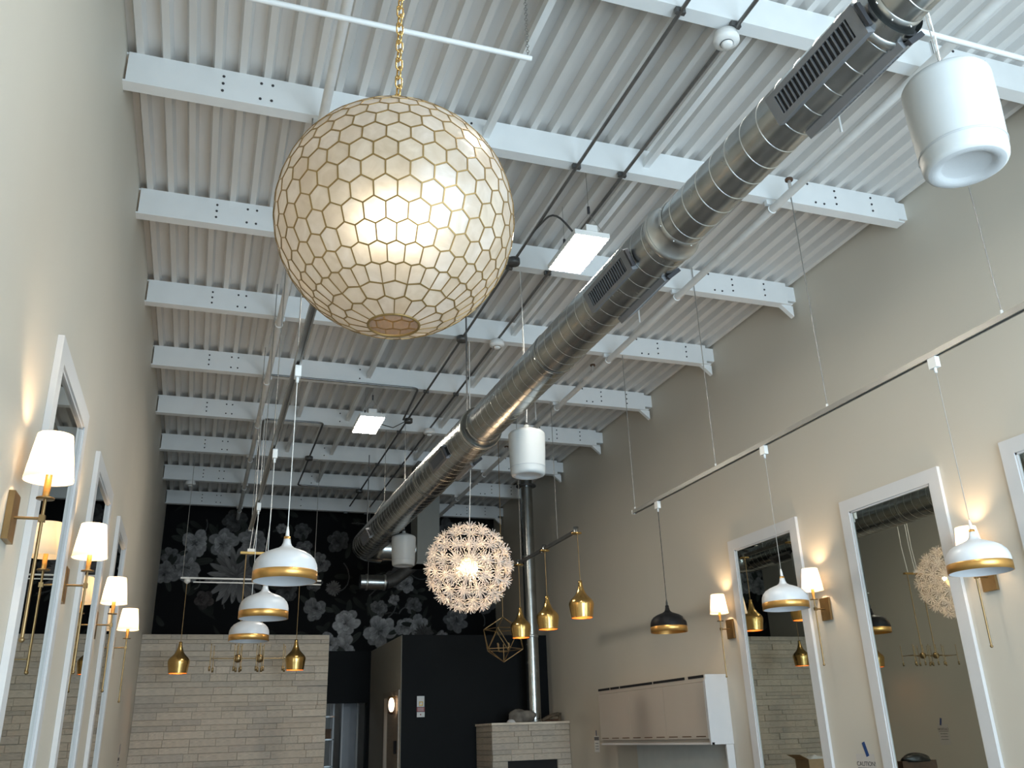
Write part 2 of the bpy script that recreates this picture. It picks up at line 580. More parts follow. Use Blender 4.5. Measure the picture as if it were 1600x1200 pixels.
    FL = [('p', 305, 848, 22, W_ * 1.05), ('p', 350, 850, 24, W_), ('p', 288, 885, 26, W_ * 0.85), ('p', 268, 870, 15, 0.12), ('d', 370, 900, 46, W_ * 1.0),
          ('r', 319, 937, 17, 0.10), ('p', 394, 848, 24, W_ * 0.85), ('p', 475, 858, 15, 0.16), ('p', 500, 880, 17, 0.15), ('d', 521, 919, 13, 0.22),
          ('p', 492, 951, 19, 0.16), ('p', 541, 973, 22, W_ * 1.25), ('p', 593, 985, 27, W_ * 1.05), ('p', 632, 980, 17, W_ * 1.1), ('p', 655, 978, 18, W_ * 1.0),
          ('p', 634, 912, 16, 0.2), ('p', 536, 1012, 22, W_ * 1.0), ('p', 513, 1005, 18, W_ * 0.9), ('p', 440, 826, 9, 0.2), ('d', 662, 992, 18, 0.10), ('p', 690, 996, 12, 0.2),
          ('p', 258, 895, 18, 0.16), ('p', 448, 925, 17, 0.07), ('p', 615, 938, 10, 0.2), ('p', 592, 950, 14, 0.12), ('r', 445, 905, 22, 0.07), ('p', 705, 900, 20, 0.1)]
    Rm = np.array(cam.matrix_world)[:3, :3]
    for (k, px, py, rp, tone) in FL:     # places measured on the wall plane y = 16
        d = Rm @ np.array([(px - 800) / 1380.0, -(py - 600) / 1380.0, -1.0])
        s = YB / d[1]
        cx, cz, r = d[0] * s, 1.6 + d[2] * s, rp * 14.6 / 1380.0
        if k == 'p':
            for _ in range(3):
                leaf(cx, cz, r2.random() * 6.28, r * 1.7, r * 0.35, 0.03 + 0.03 * r2.random())
            peony(cx, cz, r, tone)
        elif k == 'd':
            dahlia(cx, cz, r, tone, (1, 0.97, 0.96))
        else:
            rose(cx, cz, r, tone, (1.0, 0.86, 0.84))
    me = bpy.data.meshes.new('wallpaper')
    V = np.stack([X.ravel(), np.full(X.size, YB), Z.ravel()], 1)
    idx = np.arange(nx * nz).reshape(nz, nx)
    F = np.stack([idx[:-1, :-1].ravel(), idx[:-1, 1:].ravel(), idx[1:, 1:].ravel(), idx[1:, :-1].ravel()], 1)
    me.vertices.add(len(V)); me.vertices.foreach_set('co', V.ravel())
    me.loops.add(F.size); me.loops.foreach_set('vertex_index', F.ravel())
    me.polygons.add(len(F)); me.polygons.foreach_set('loop_start', np.arange(0, F.size, 4)); me.polygons.foreach_set('loop_total', np.full(len(F), 4))
    me.update(calc_edges=True)
    ca = me.color_attributes.new('print', 'FLOAT_COLOR', 'POINT')
    ca.data.foreach_set('color', np.concatenate([np.clip(img, 0, 1).reshape(-1, 3), np.ones((nx * nz, 1))], 1).ravel())
    me.materials.append(MATS['floral_print'])
    return me

HX0, HX1 = 2.02, 2.80       # doorway in the back wall
wb = MB()
wb.box(XL, XR, YB + 0.012, YB + 0.15, 2.2, TOP).box(XL, HX0, YB + 0.012, YB + 0.15, 0, 2.2).box(HX1, XR, YB + 0.012, YB + 0.15, 0, 2.2)
wbo = wb.build('wall_back', 'wall_black', kind='structure')
put('wallpaper', paint_wallpaper(), wbo)

# room behind the doorway
MB().box(XL, XR, 18.6, 18.75, 0, TOP).build('wall_rear_room', 'white_wall', kind='structure')
MB().box(0.6, 4.0, YB + 0.15, 18.6, 2.75, 2.85).build('ceiling_rear_room', 'white_wall', kind='structure')

# stacked stone partition
def stone_row_layout(x0, x1, r_):
    xs = [x0]
    while xs[-1] < x1 - 0.12:
        xs.append(xs[-1] + r_.uniform(0.16, 0.52))
    if xs[-1] > x1 - 0.10 and len(xs) > 2:
        xs.pop()
    xs.append(x1)
    return list(zip(xs[:-1], xs[1:]))

UNIT = [MB().box(0, 1, -1, 0, 0, 1).mesh('stone', m_) for m_ in STONES]

def bevel_stone(m_, name):
    b = MB()
    e = 0.012
    vs = [(0, 0, 0), (1, 0, 0), (1, 0, 1), (0, 0, 1), (0, -0.8, 0), (1, -0.8, 0), (1, -0.8, 1), (0, -0.8, 1), (e, -1, 0.05), (1 - e, -1, 0.05), (1 - e, -1, 0.95), (e, -1, 0.95)]
    b.add(vs, [(0, 1, 5, 4), (1, 2, 6, 5), (2, 3, 7, 6), (3, 0, 4, 7), (4, 5, 9, 8), (5, 6, 10, 9), (6, 7, 11, 10), (7, 4, 8, 11), (8, 9, 10, 11)])
    return b.mesh(name, m_)
STONE_ME = [bevel_stone(m_, 'stone') for m_ in STONES]

YS = 13.5
ws = MB().box(XL, 1.785, YS + 0.02, YS + 0.16, 0, 3.04).build('wall_stone', 'mortar', kind='structure')
rs_ = random.Random(3)
rows, z = [], 3.05
low = MB()
while z > 0.02:
    h = rs_.choice([0.055, 0.07, 0.075, 0.085, 0.1])
    z0 = max(0, z - h)
    for (a, c) in stone_row_layout(XL, 1.793, rs_):
        dp = rs_.uniform(0.018, 0.042)
        if z > 1.02:
            o = put('stone', STONE_ME[rs_.randrange(6)], ws, (a + 0.001, YS + 0.021, z0 + 0.001))
            o.scale = (c - a - 0.002, dp, z - z0 - 0.002)
        else:
            low.box(a + 0.001, c - 0.001, YS + 0.021 - dp, YS + 0.021, z0 + 0.001, z - 0.001)
    z = z0
low.build('lower_stones', STONES[0], ws, kind='stuff')

# dark partition block on the right, with its side wall along the hall
DPX0, DPY = 2.86, 13.45
wd = MB().box(DPX0, XR, DPY, DPY + 0.12, 0, 3.05)
wdo = wd.build('wall_dark', 'wall_black', kind='structure')
DY0, DY1, DZ = 13.62, 14.62, 2.2
sw = MB()
sw.box(DPX0 - 0.004, DPX0 + 0.1, DPY + 0.004, DY0, 0, 3.045).box(DPX0 - 0.004, DPX0 + 0.1, DY1, YB, 0, 3.045).box(DPX0 - 0.004, DPX0 + 0.1, DY0, DY1, DZ, 3.045)
sw.build('wall_hall', 'wall_paint', kind='structure')
dr = MB().box(DPX0 + 0.03, DPX0 + 0.07, DY0, DY1, 0, DZ).build('door_1', 'wood_beige', kind='structure')
cs = MB()
cs.box(DPX0 - 0.022, DPX0 - 0.004, DY0 - 0.08, DY0, 0, DZ + 0.08).box(DPX0 - 0.022, DPX0 - 0.004, DY1, DY1 + 0.08, 0, DZ + 0.08).box(DPX0 - 0.022, DPX0 - 0.004, DY0, DY1, DZ, DZ + 0.08)
cs.build('door_casing', 'wood_beige', dr)
MB().box(DPX0 - 0.005, DPX0 + 0.03, 13.80, 13.94, 1.40, 1.58).build('latch', 'bolt_dark', dr)

# rear-room furniture seen through the doorway
su = thing('glass_shelf_unit', 'tall glass shelf unit with steel posts through the rear doorway', 'shelf', (2.05, 17.0, 0))
for x in (0.0, 0.34):
    for y in (0.0, 0.3):
        MB().box(x - 0.015, x + 0.015, y - 0.015, y + 0.015, 0, 2.5).build('post', 'frame_white', su)
for z in (0.7, 1.18, 1.62, 2.0):
    MB().box(-0.02, 0.36, -0.02, 0.32, z, z + 0.025).build('shelf', 'glass_dark', su)
bx = thing('storage_box', 'brown storage box on the glass shelf through rear doorway', 'box', (2.09, 17.02, 1.645))
MB().box(0, 0.27, 0, 0.24, 0, 0.13).build('body', 'brown_box', bx)
MB().box(-0.005, 0.275, -0.005, 0.245, 0.13, 0.165).build('lid', 'brown_box', bx)
cb = thing('display_case', 'tall grey display case beside the glass shelves in rear room', 'display case', (2.52, 16.9, 0))
MB().box(0.03, 0.27, 0.03, 0.4, 0, 2.45).build('body', 'grille_grey', cb)
for x in (0.0, 0.27):
    MB().box(x, x + 0.03, 0, 0.03, 0, 2.5).build('post', 'frame_white', cb)
MB().box(0.03, 0.27, 0.01, 0.016, 0.2, 2.4).build('pane', 'window_glass', cb)
rl = thing('added_fill_light', 'added fill panel light, unseen above the doorway of the rear room', 'light', (1.9, 17.4, 2.70))  # lamp added out of view to brighten the rear room
MB().box(-0.3, 0.3, -0.15, 0.15, 0.012, 0.05).build('housing', 'white_plastic', rl)
emit('rear_fill_panel', (0.92, 0.97, 1.0), 5.0)
MB().box(-0.27, 0.27, -0.12, 0.12, 0, 0.012).build('diffuser', 'rear_fill_panel', rl)

# ------------------------------------------------------------------ roof beams
ORD = ['nearest', 'second', 'third', 'fourth', 'fifth', 'sixth', 'seventh', 'eighth', 'ninth']
BEAM_Y = [3.27 + 1.514 * i for i in range(9)]
BOLT = MB().lathe([(0.0001, 0), (0.009, 0), (0.009, -0.006), (0.0001, -0.006)], 6, axis='y').mesh('bolt', 'bolt_dark')
BOLTS = [(-0.18, 5.42), (-0.18, 5.475), (-0.18, 5.53), (0.05, 5.41), (0.05, 5.53), (0.12, 5.41), (0.12, 5.53), (4.25, 5.40), (4.33, 5.40),
         (4.45, 5.42), (4.45, 5.48), (4.45, 5.54), (4.80, 5.42), (4.80, 5.48), (4.80, 5.54), (1.45, 5.42), (1.45, 5.53), (4.2, 5.56)]
GUS = MB()
GUS.add([(0, 0, 0), (0.13, 0, 0), (0.13, 0, -0.11), (0, 0.05, 0), (0.13, 0.05, 0), (0.13, 0.05, -0.11)], [(0, 2, 1), (3, 4, 5), (0, 3, 5, 2), (1, 2, 5, 4), (0, 1, 4, 3)])
GUSM = GUS.mesh('gusset', 'beam_paint')
for i, y in enumerate(BEAM_Y):
    xe = 5.05
    b = thing('roof_beam', '%s white steel roof beam from the camera, spanning wall to wall' % ORD[i].replace('nearest', 'first'), 'beam', (0, y, 0), 'roof beams')
    MB().box(XL + 0.015, xe, 0.002, 0.010, ZB + 0.012, ZD).build('web', 'beam_paint', b)
    MB().box(XL, xe + 0.05, 0.0, 0.09, ZB, ZB + 0.012).build('bottom_flange', 'beam_paint', b)
    MB().box(XL, xe, 0.010, 0.09, ZD - 0.012, ZD).build('top_flange', 'beam_paint', b)
    for (x, z) in BOLTS:
        put('bolt', BOLT, b, (x, 0.002, z))
    if i > 1:
        put('gusset', GUSM, b, (xe - 0.06, 0.03, ZB))
    MB().box(xe - 0.005, XR, 0.025, 0.085, ZB + 0.05, ZD - 0.02).build('wall_clip', 'beam_paint', b)

# flat bars bridging between beams
k = 0
for (xb, rows_) in ((1.55, (0, 1, 2, 3, 4, 5, 6)), (2.78, (0, 1, 2, 3, 4, 5)), (0.93, (4, 5))):
    for i in rows_:
        y0, y1 = BEAM_Y[i] + 0.09, BEAM_Y[i + 1] + 0.012
        where = 'between the %s and %s roof beams' % (ORD[i].replace('nearest', 'first'), ORD[i + 1])
        side = {1.55: 'left of the round duct', 2.78: 'right of the round duct', 0.93: 'beside the left pipe'}[xb]
        o = thing('bridging_bar', 'white bridging bar %s, %s' % (where, side), 'bar', (xb, 0, 0), 'bridging bars')
        MB().box(-0.022, 0.022, y0, y1, 5.43, 5.49).build('bar', 'beam_paint', o)

# painted sprinkler pipes with clamps and heads
for (x, lab, heads) in ((3.86, 'white painted sprinkler pipe running under the beams on the right', (4.58, 8.25, 11.3)), (0.44, 'grey painted pipe running under the beams on the left', ())):
    o = thing('ceiling_pipe', lab, 'pipe', (x, 0, 5.29), 'ceiling pipes')
    MB().tube([(0, YF, 0), (0, YB, 0)], 0.03, 14).build('pipe', 'pipe_paint', o)
    for y in BEAM_Y[1::1]:
        c = MB().torus((0, y + 0.04, 0), 0.032, 0.005, 14, 6, 'y')
        c.box(-0.05, 0.05, y + 0.025, y + 0.055, 0.034, 0.0695)
        c.build('clamp', 'beam_paint', o)
    for y in heads:
        s = MB().lathe([(0.0001, 0.10), (0.012, 0.10), (0.012, 0.03)], 10, (0, y, 0))
        h = s.build('sprinkler_head', 'pipe_paint', o)
        MB().lathe([(0.0001, 0.115), (0.03, 0.115), (0.03, 0.10), (0.0001, 0.10)], 12, (0, y, 0)).build('deflector', 'leather_brown', h)
    for y in (3.9, 6.95, 9.9):
        if heads:
            MB().box(-0.08, -0.066, y - 0.007, y + 0.007, 0.02, 0.30).build('hanger', 'pipe_paint', o)

# electrical conduits
def conduit(lab, pts, boxes=(), r=0.0125):
    o = thing('electrical_conduit', lab, 'conduit', (0, 0, 0), 'electrical conduits')
    MB().tube(pts, r, 8).build('tube', 'conduit', o)
    for (x, y, z) in boxes:
        MB().lathe([(0.0001, -0.03), (0.05, -0.03), (0.055, -0.02), (0.055, 0.02), (0.0001, 0.02)], 14, (x, y, z)).build('junction_box', 'steel_dark', o)
    return o

c1 = conduit('dark conduit running into depth left of the round duct', [(2.23, YF, 5.335), (2.225, 14.9, 5.335)], [(2.225, 6.18, 5.33), (2.225, 7.80, 5.33), (2.24, 10.35, 5.33), (2.21, 13.85, 5.33)])
c2 = conduit('dark conduit carrying the smoke detectors beside the round duct', [(2.60, YF, 5.335), (2.57, 14.9, 5.335)])
for o, x in ((c1, 2.228), (c2, 2.585)):
    for y in BEAM_Y:
        MB().box(x - 0.03, x + 0.03, y + 0.005, y + 0.03, 5.325, 5.362).build('strap', 'steel_dark', o)
def bend(pts, r=0.07, n=5):
    pts = [Vector(p) for p in pts]
    out = [pts[0]]
    for a, b, c in zip(pts[:-2], pts[1:-1], pts[2:]):
        p0 = b + (a - b).normalized() * r
        p1 = b + (c - b).normalized() * r
        for i in range(n + 1):
            t = i / n
            out.append(p0 * (1 - t) ** 2 + b * 2 * t * (1 - t) + p1 * t * t)
    out.append(pts[-1])
    return out
conduit('thin conduit along the fifth beam bending toward the duct', bend([(0.44, 9.28, 5.345), (2.12, 9.28, 5.345), (2.17, 10.33, 5.33)]))
conduit('thin conduit loop hanging around the far left beams', bend([(0.50, 11.8, 5.0), (0.50, 10.74, 5.34), (0.62, 10.74, 5.34), (1.23, 10.72, 5.34), (1.23, 13.75, 5.34), (2.2, 13.75, 5.34)]), [(1.23, 12.25, 5.335)])

# smoke and heat detectors
DET = None
def detector(loc, lab, heat=False):
    o = thing('smoke_detector', lab, 'smoke detector', loc, 'smoke detectors')
    MB().lathe([(0.0001, 0.0), (0.045, 0.0), (0.075, 0.012), (0.075, 0.03), (0.068, 0.045), (0.068, 0.065), (0.0001, 0.065)], 24).build('body', 'white_plastic', o)
    MB().lathe([(0.0001, -0.022), (0.022, -0.022), (0.034, -0.012), (0.036, 0.001)], 20).build('sensor_dome', 'white_plastic', o)
    MB().lathe([(0.0372, -0.006), (0.0372, 0.0005), (0.041, 0.0005)], 20).build('sensor_slot', 'bolt_dark', o)
detector((2.555, 3.35, 5.255), 'round white smoke detector near the top, beside the duct')
detector((2.575, 7.74, 5.255), 'round white smoke detector right of the shell globe')
detector((2.57, 10.6, 5.255), 'small white smoke detector between the far light panel and duct')
detector((-0.35, 13.88, 5.285), 'white detector under the far left beam, above the floral wallpaper')

# suspended white tubes near the ceiling
for (x0, x1, y, lab) in ((-0.70, 1.455, 3.63, 'thin white tube hung by a chain in front of the beams, left'), (2.95, 5.1, 2.82, 'thin white tube hung near the ceiling above the large speaker')):
    o = thing('ceiling_tube', lab, 'tube', (0, y, 5.10), 'suspended ceiling tubes')
    MB().tube([(x0, 0, 0), (x1, 0, 0)], 0.016, 10).build('tube', 'beam_paint', o)
    for xx in (x0 + 0.3, x1 - 0.02):
        ch = MB()
        for q in range(24):
            ch.torus((xx, 0, 0.03 + q * 0.019), 0.010, 0.0018, 8, 4, 'y' if q % 2 else 'x', 1.0)
        ch.build('chain', 'wire', o)

# ------------------------------------------------------------------ spiral duct
def DXc(y):
    return 2.245 - 0.0205 * (y - 2.0)
DZc = 4.09
duct = thing('spiral_duct', 'round galvanized spiral air duct running the length of the ceiling', 'duct', (0, 0, 0))
SECT = [(YF + 0.05, 1.93, 0.104), (1.93, 3.52, 0.130), (3.60, 6.88, 0.156), (6.92, 12.05, 0.185)]
for (y0, y1, r) in SECT:
    MB().tube([(DXc(y0), y0, DZc), (DXc(y1), y1, DZc)], r, 48, caps=False).build('duct_section', 'galvanized', duct)
# spiral lock seams as thin helical ridges
def helix(y0, y1, r, pitch):
    n = int((y1 - y0) / pitch * 36)
    pts = []
    for i in range(n + 1):
        y = y0 + (y1 - y0) * i / n
        a = 2 * PI * (y - y0) / pitch
        pts.append((DXc(y) + (r + 0.0008) * math.cos(a), y, DZc + (r + 0.0008) * math.sin(a)))
    b = MB()
    vs, fs = [], []
    hw = 0.0035 if r < 0.14 else 0.0024
    dr_ = 0.0025 if r < 0.14 else 0.0014
    for i, p in enumerate(pts):
        y = p[1]
        a = 2 * PI * (y - y0) / pitch
        for (dy, dr) in ((-hw, -0.001), (-hw * 0.5, dr_), (hw * 0.5, dr_), (hw, -0.001)):
            vs.append((DXc(y) + (r + dr) * math.cos(a), y + dy, DZc + (r + dr) * math.sin(a)))
    for i in range(len(pts) - 1):
        for j in range(3):
            fs.append((i * 4 + j, i * 4 + j + 1, i * 4 + 5 + j, i * 4 + 4 + j))
    b.add(vs, fs, True)
    return b
for (y0, y1, r) in SECT:
    helix(max(y0, 0.2), y1, r, 0.128).build('spiral_seam', 'galvanized_seam', duct)
for (y, ra, rb, L) in ((1.93, 0.104, 0.130, 0.05), (3.52, 0.130, 0.156, 0.08), (6.88, 0.156, 0.185, 0.06)):
    c = MB().lathe([(ra + 0.001, -0.035), (ra + 0.005, -0.03), (ra + 0.005, -0.005), (ra + 0.001, 0), (rb + 0.001, L), (rb + 0.006, L + 0.004), (rb + 0.006, L + 0.03), (rb + 0.001, L + 0.035)], 48, (DXc(y), y, DZc), axis='y')
    c.build('reducer', 'galvanized_seam', duct)
    s = MB()
    for q in range(8):
        a = q * PI / 4 + 0.3
        s.sphere((DXc(y) + (ra + 0.006) * math.cos(a), y - 0.018, DZc + (ra + 0.006) * math.sin(a)), 0.005, 6, 4)
    s.build('rivets', 'galvanized_seam', duct)
for (y, r) in ((5.25, 0.156), (8.6, 0.185), (10.4, 0.185)):
    MB().lathe([(r + 0.001, 0), (r + 0.005, 0.004), (r + 0.005, 0.03), (r + 0.001, 0.034)], 48, (DXc(y), y, DZc), axis='y').build('coupling', 'galvanized', duct)
# row of pop rivets on the middle section
s = MB()
for q in range(6):
    a = math.radians(185)
    s.sphere((DXc(6.2) + 0.157 * math.cos(a), 6.0 + q * 0.13, DZc + 0.157 * math.sin(a)), 0.007, 6, 4)
s.build('rivets', 'galvanized_seam', duct)
# elbow at the far end and cross run to the chase
el = [(DXc(12.05), 12.05, DZc)]
cx, cy, cr = DXc(12.05) + 0.26, 12.05, 0.26
pts = []
for q in range(13):
    a = PI - q / 12 * PI / 2
    pts.append((cx + cr * math.cos(a), cy + cr * math.sin(a), DZc))
MB().tube(pts, 0.186, 40, caps=False).build('elbow', 'galvanized', duct)
MB().tube([pts[-1], (2.769, pts[-1][1], DZc)], 0.16, 40, caps=False).build('cross_run', 'galvanized', duct)
MB().lathe([(0.161, 0), (0.18, 0), (0.18, 0.03), (0.161, 0.03)], 40, (2.70, pts[-1][1], DZc), axis='x').build('collar', 'galvanized_seam', duct)
# supply grilles
SLAT = MB().box(-0.042, 0.042, -0.0024, 0.0024, -0.006, 0.003).mesh('slat', 'grille_grey')
def grille(yc, L, r, ang, ns, name_lab):
    x, n = DXc(yc), Vector((math.cos(ang), 0, math.sin(ang)))
    tng = Vector((-math.sin(ang), 0, math.cos(ang)))
    ydir = Vector((0, 1, 0))
    mw = Matrix(((tng.x, 0, n.x, x + n.x * (r + 0.014)), (0, 1, 0, yc), (tng.z, 0, n.z, DZc + n.z * (r + 0.014)), (0, 0, 0, 1)))
    fr = MB()
    w, h = 0.066, L / 2
    fr.box(-w, -0.042, -h, h, -0.034, 0.004).box(0.042, w, -h, h, -0.034, 0.004).box(-0.042, 0.042, -h, -h + 0.05, -0.012, 0.004).box(-0.042, 0.042, h - 0.05, h, -0.012, 0.004)
    g = fr.build('supply_grille', 'grille_grey', duct)
    g.matrix_local = mw
    g['label'] = name_lab
    MB().box(-0.043, 0.043, -h + 0.04, h - 0.04, -0.012, -0.009).build('dark_opening', 'grille_dark', g)
    for q in range(ns):
        y = -h + 0.05 + (L - 0.10) * (q + 0.5) / ns
        put('slat', SLAT, g, (0, y, 0))
    d = MB().box(-0.05, 0.05, -h - 0.026, -h - 0.012, -0.01, 0.012)
    d.build('damper_lever', 'bolt_dark', g)
for (yc, L, r) in ((2.25, 0.56, 0.130), (4.10, 0.56, 0.156), (7.7, 0.5, 0.185), (11.2, 0.5, 0.185)):
    grille(yc, L, r, math.radians(180 + 24), 18, 'grey slatted supply grille')
    grille(yc, L, r, math.radians(360 - 50), 18, 'grey slatted supply grille')
# duct hangers
for (y, x) in ((7.35, 2.14), (12.0, 2.04)):
    MB().box(x - 0.006, x + 0.006, y - 0.006, y + 0.006, DZc + 0.18, ZB).build('hanger_rod', 'steel_dark', duct)
    MB().box(x - 0.04, x + 0.04, y - 0.02, y + 0.02, DZc + 0.178, DZc + 0.20).build('hanger_clip', 'white_plastic', duct)
for s_ in (-1, 1):
    MB().tube([(2.06 + 0.17 * s_, 10.88, DZc + 0.06), (2.06, 10.88, DZc + 0.34)], 0.003, 5).build('hanger_wire', 'wire', duct)
MB().tube([(2.06, 10.88, DZc + 0.34), (2.06, 10.88, ZB)], 0.003, 5).build('hanger_wire', 'wire', duct)

# chase the duct comes from
ch = thing('duct_chase', 'grey boxed duct chase hanging from the ceiling behind the starburst lamp', 'duct chase', (2.77, 12.1, 3.86))
MB().box(0, 0.32, 0, 0.42, 0, 5.352 - 3.86).build('box', 'chase_grey', ch)
MB().box(-0.012, 0.332, -0.012, 0.432, 0, 0.03).build('bottom_trim', 'chase_grey', ch)

# branch duct by the wallpaper
bd = thing('branch_duct', 'small galvanized duct elbow in front of the floral wallpaper', 'duct', (0, 0, 0))
MB().tube([(2.28, 13.9, 3.89), (2.68, 13.9, 3.89)], 0.115, 28).build('duct_section', 'galvanized', bd)
MB().lathe([(0.117, 0), (0.125, 0.005), (0.125, 0.03), (0.117, 0.035)], 28, (2.36, 13.9, 3.89), axis='x').build('collar', 'galvanized_seam', bd)
MB().lathe([(0.117, 0), (0.125, 0.005), (0.125, 0.03), (0.117, 0.035)], 28, (2.64, 13.9, 3.89), axis='x').build('collar', 'galvanized_seam', bd)
MB().tube([(2.68, 13.9, 3.89), (2.8, 13.92, 3.93), (3.15, 14.0, 4.2), (3.3, 14.0, 4.4), (3.3, 14.0, 5.5)], 0.10, 24).build('flexible_run', 'steel_dark', bd)
MB().tube([(2.40, 13.9, 4.0), (2.40, 13.9, ZB)], 0.003, 5).build('hanger_wire', 'wire', bd)

# flue pipe of the fireplace
fl = thing('flue_pipe', 'tall round metal flue pipe rising from the stone fireplace', 'flue pipe', (4.76, 13.02, 1.77))
for (z0, z1) in ((0, 1.2), (1.2, 2.4), (2.4, 3.8)):
    MB().tube([(0, 0, z0), (0, 0, z1)], 0.098, 32, caps=False).build('pipe_section', 'galvanized', fl)
for z in (0.0, 1.2, 2.4):
    MB().lathe([(0.099, 0), (0.104, 0.006), (0.104, 0.03), (0.099, 0.036)], 32, (0, 0, z)).build('joint_ring', 'galvanized_seam', fl)
MB().lathe([(0.10, 0), (0.16, 0), (0.16, 0.02), (0.10, 0.02)], 32, (0, 0, 3.55)).build('ceiling_collar', 'steel_dark', fl)

# fireplace
FX0, FX1, FY, FZ = 3.985, 5.155, 12.65, 1.77
fp = thing('fireplace', 'stacked pale stone fireplace with a black firebox opening', 'fireplace', (0, 0, 0))
OX0, OX1, OZ = 4.21, 4.95, 1.27
core = MB()
core.box(FX0 + 0.03, FX1, FY + 0.03, DPY - 0.005, OZ, FZ - 0.03).box(FX0 + 0.03, OX0, FY + 0.03, DPY - 0.005, 0, OZ).box(OX1, FX1, FY + 0.03, DPY - 0.005, 0, OZ)
core.box(OX0, OX1, FY + 0.5, DPY - 0.005, 0, OZ)
core.build('core', 'mortar', fp)
MB().box(OX0, OX1, FY + 0.03, FY + 0.5, 0, OZ - 0.001).build('firebox', 'slot_black', fp)
MB().box(FX0 - 0.01, FX1, FY - 0.02, DPY - 0.005, FZ - 0.03, FZ).build('mantel_top', STONES[0], fp)
z = FZ - 0.03
rs2 = random.Random(5)
lowf = MB()
while z > 0.02:
    h = rs2.choice([0.06, 0.07, 0.085])
    z0 = max(0, z - h)
    for (a, c) in stone_row_layout(FX0, FX1, rs2):
        segs = [(a, c)]
        if z0 < OZ - 0.02:
            segs = [(a, min(c, OX0))] if a < OX0 - 0.03 else []
            if c > OX1 + 0.03:
                segs.append((max(a, OX1), c))
        for (p, q) in segs:
            dp = rs2.uniform(0.018, 0.04)
            if z > 0.95:
                o = put('stone', STONE_ME[rs2.randrange(6)], fp, (p + 0.001, FY + 0.031, z0 + 0.001))
                o.scale = (q - p - 0.002, dp, z - z0 - 0.002)
            else:
                lowf.box(p, q - 0.002, FY + 0.031 - dp, FY + 0.031, z0, z - 0.002)
    if z > 0.95:
        o = put('stone', STONE_ME[rs2.randrange(6)], fp, (FX0 + 0.031, DPY - 0.01, z0 + 0.001), (0, 0, -PI / 2))
        o.scale = (0.75, 0.03, z - z0 - 0.002)
    z = z0
lowf.build('lower_stones', STONES[0], fp, kind='stuff')
# rock and driftwood on the mantel
def lump(name, c, s, seed, mat, parent):
    b = MB().sphere((0, 0, 0), 1.0, 22, 14)
    r_ = np.random.default_rng(seed)
    w = r_.normal(size=(6, 3)) * 2.2
    ph = r_.random(6) * 6
    vs = []
    for v in b.v:
        q = 1 + sum(0.07 * math.sin(w[i] @ np.array(v) * 1.3 + ph[i]) for i in range(6))
        vs.append((v[0] * q * s[0], v[1] * q * s[1], max(-0.35, v[2] * q) * s[2]))
    b.v = vs
    return b.build(name, mat, parent, c)
t = thing('mantel_rock', 'grey lumpy rock lying on the fireplace left of the flue', 'rock', (4.50, 12.85, FZ))
lump('boulder', (0, 0, 0.050), (0.19, 0.13, 0.135), 4, 'rock', t)
lump('chip', (-0.17, -0.03, 0.012), (0.06, 0.05, 0.035), 8, 'crystal', t)
t = thing('driftwood', 'dark twisted driftwood piece on the fireplace right of the flue', 'driftwood', (4.93, 12.85, FZ))
MB().tube([(-0.12, 0, 0.02), (-0.04, 0.02, 0.05), (0.05, 0, 0.09), (0.13, 0, 0.10), (0.17, 0.01, 0.07)], [0.02, 0.028, 0.026, 0.03, 0.02], 10).build('branch', 'driftwood', t)
MB().tube([(-0.1, 0.03, 0.012), (0.05, 0.04, 0.015), (0.16, 0.03, 0.022)], [0.012, 0.018, 0.02], 8).build('branch', 'leather_brown', t)
MB().tube([(0.155, 0.0, 0.002), (0.165, 0, 0.12)], [0.03, 0.022], 8).build('stub', 'driftwood', t)

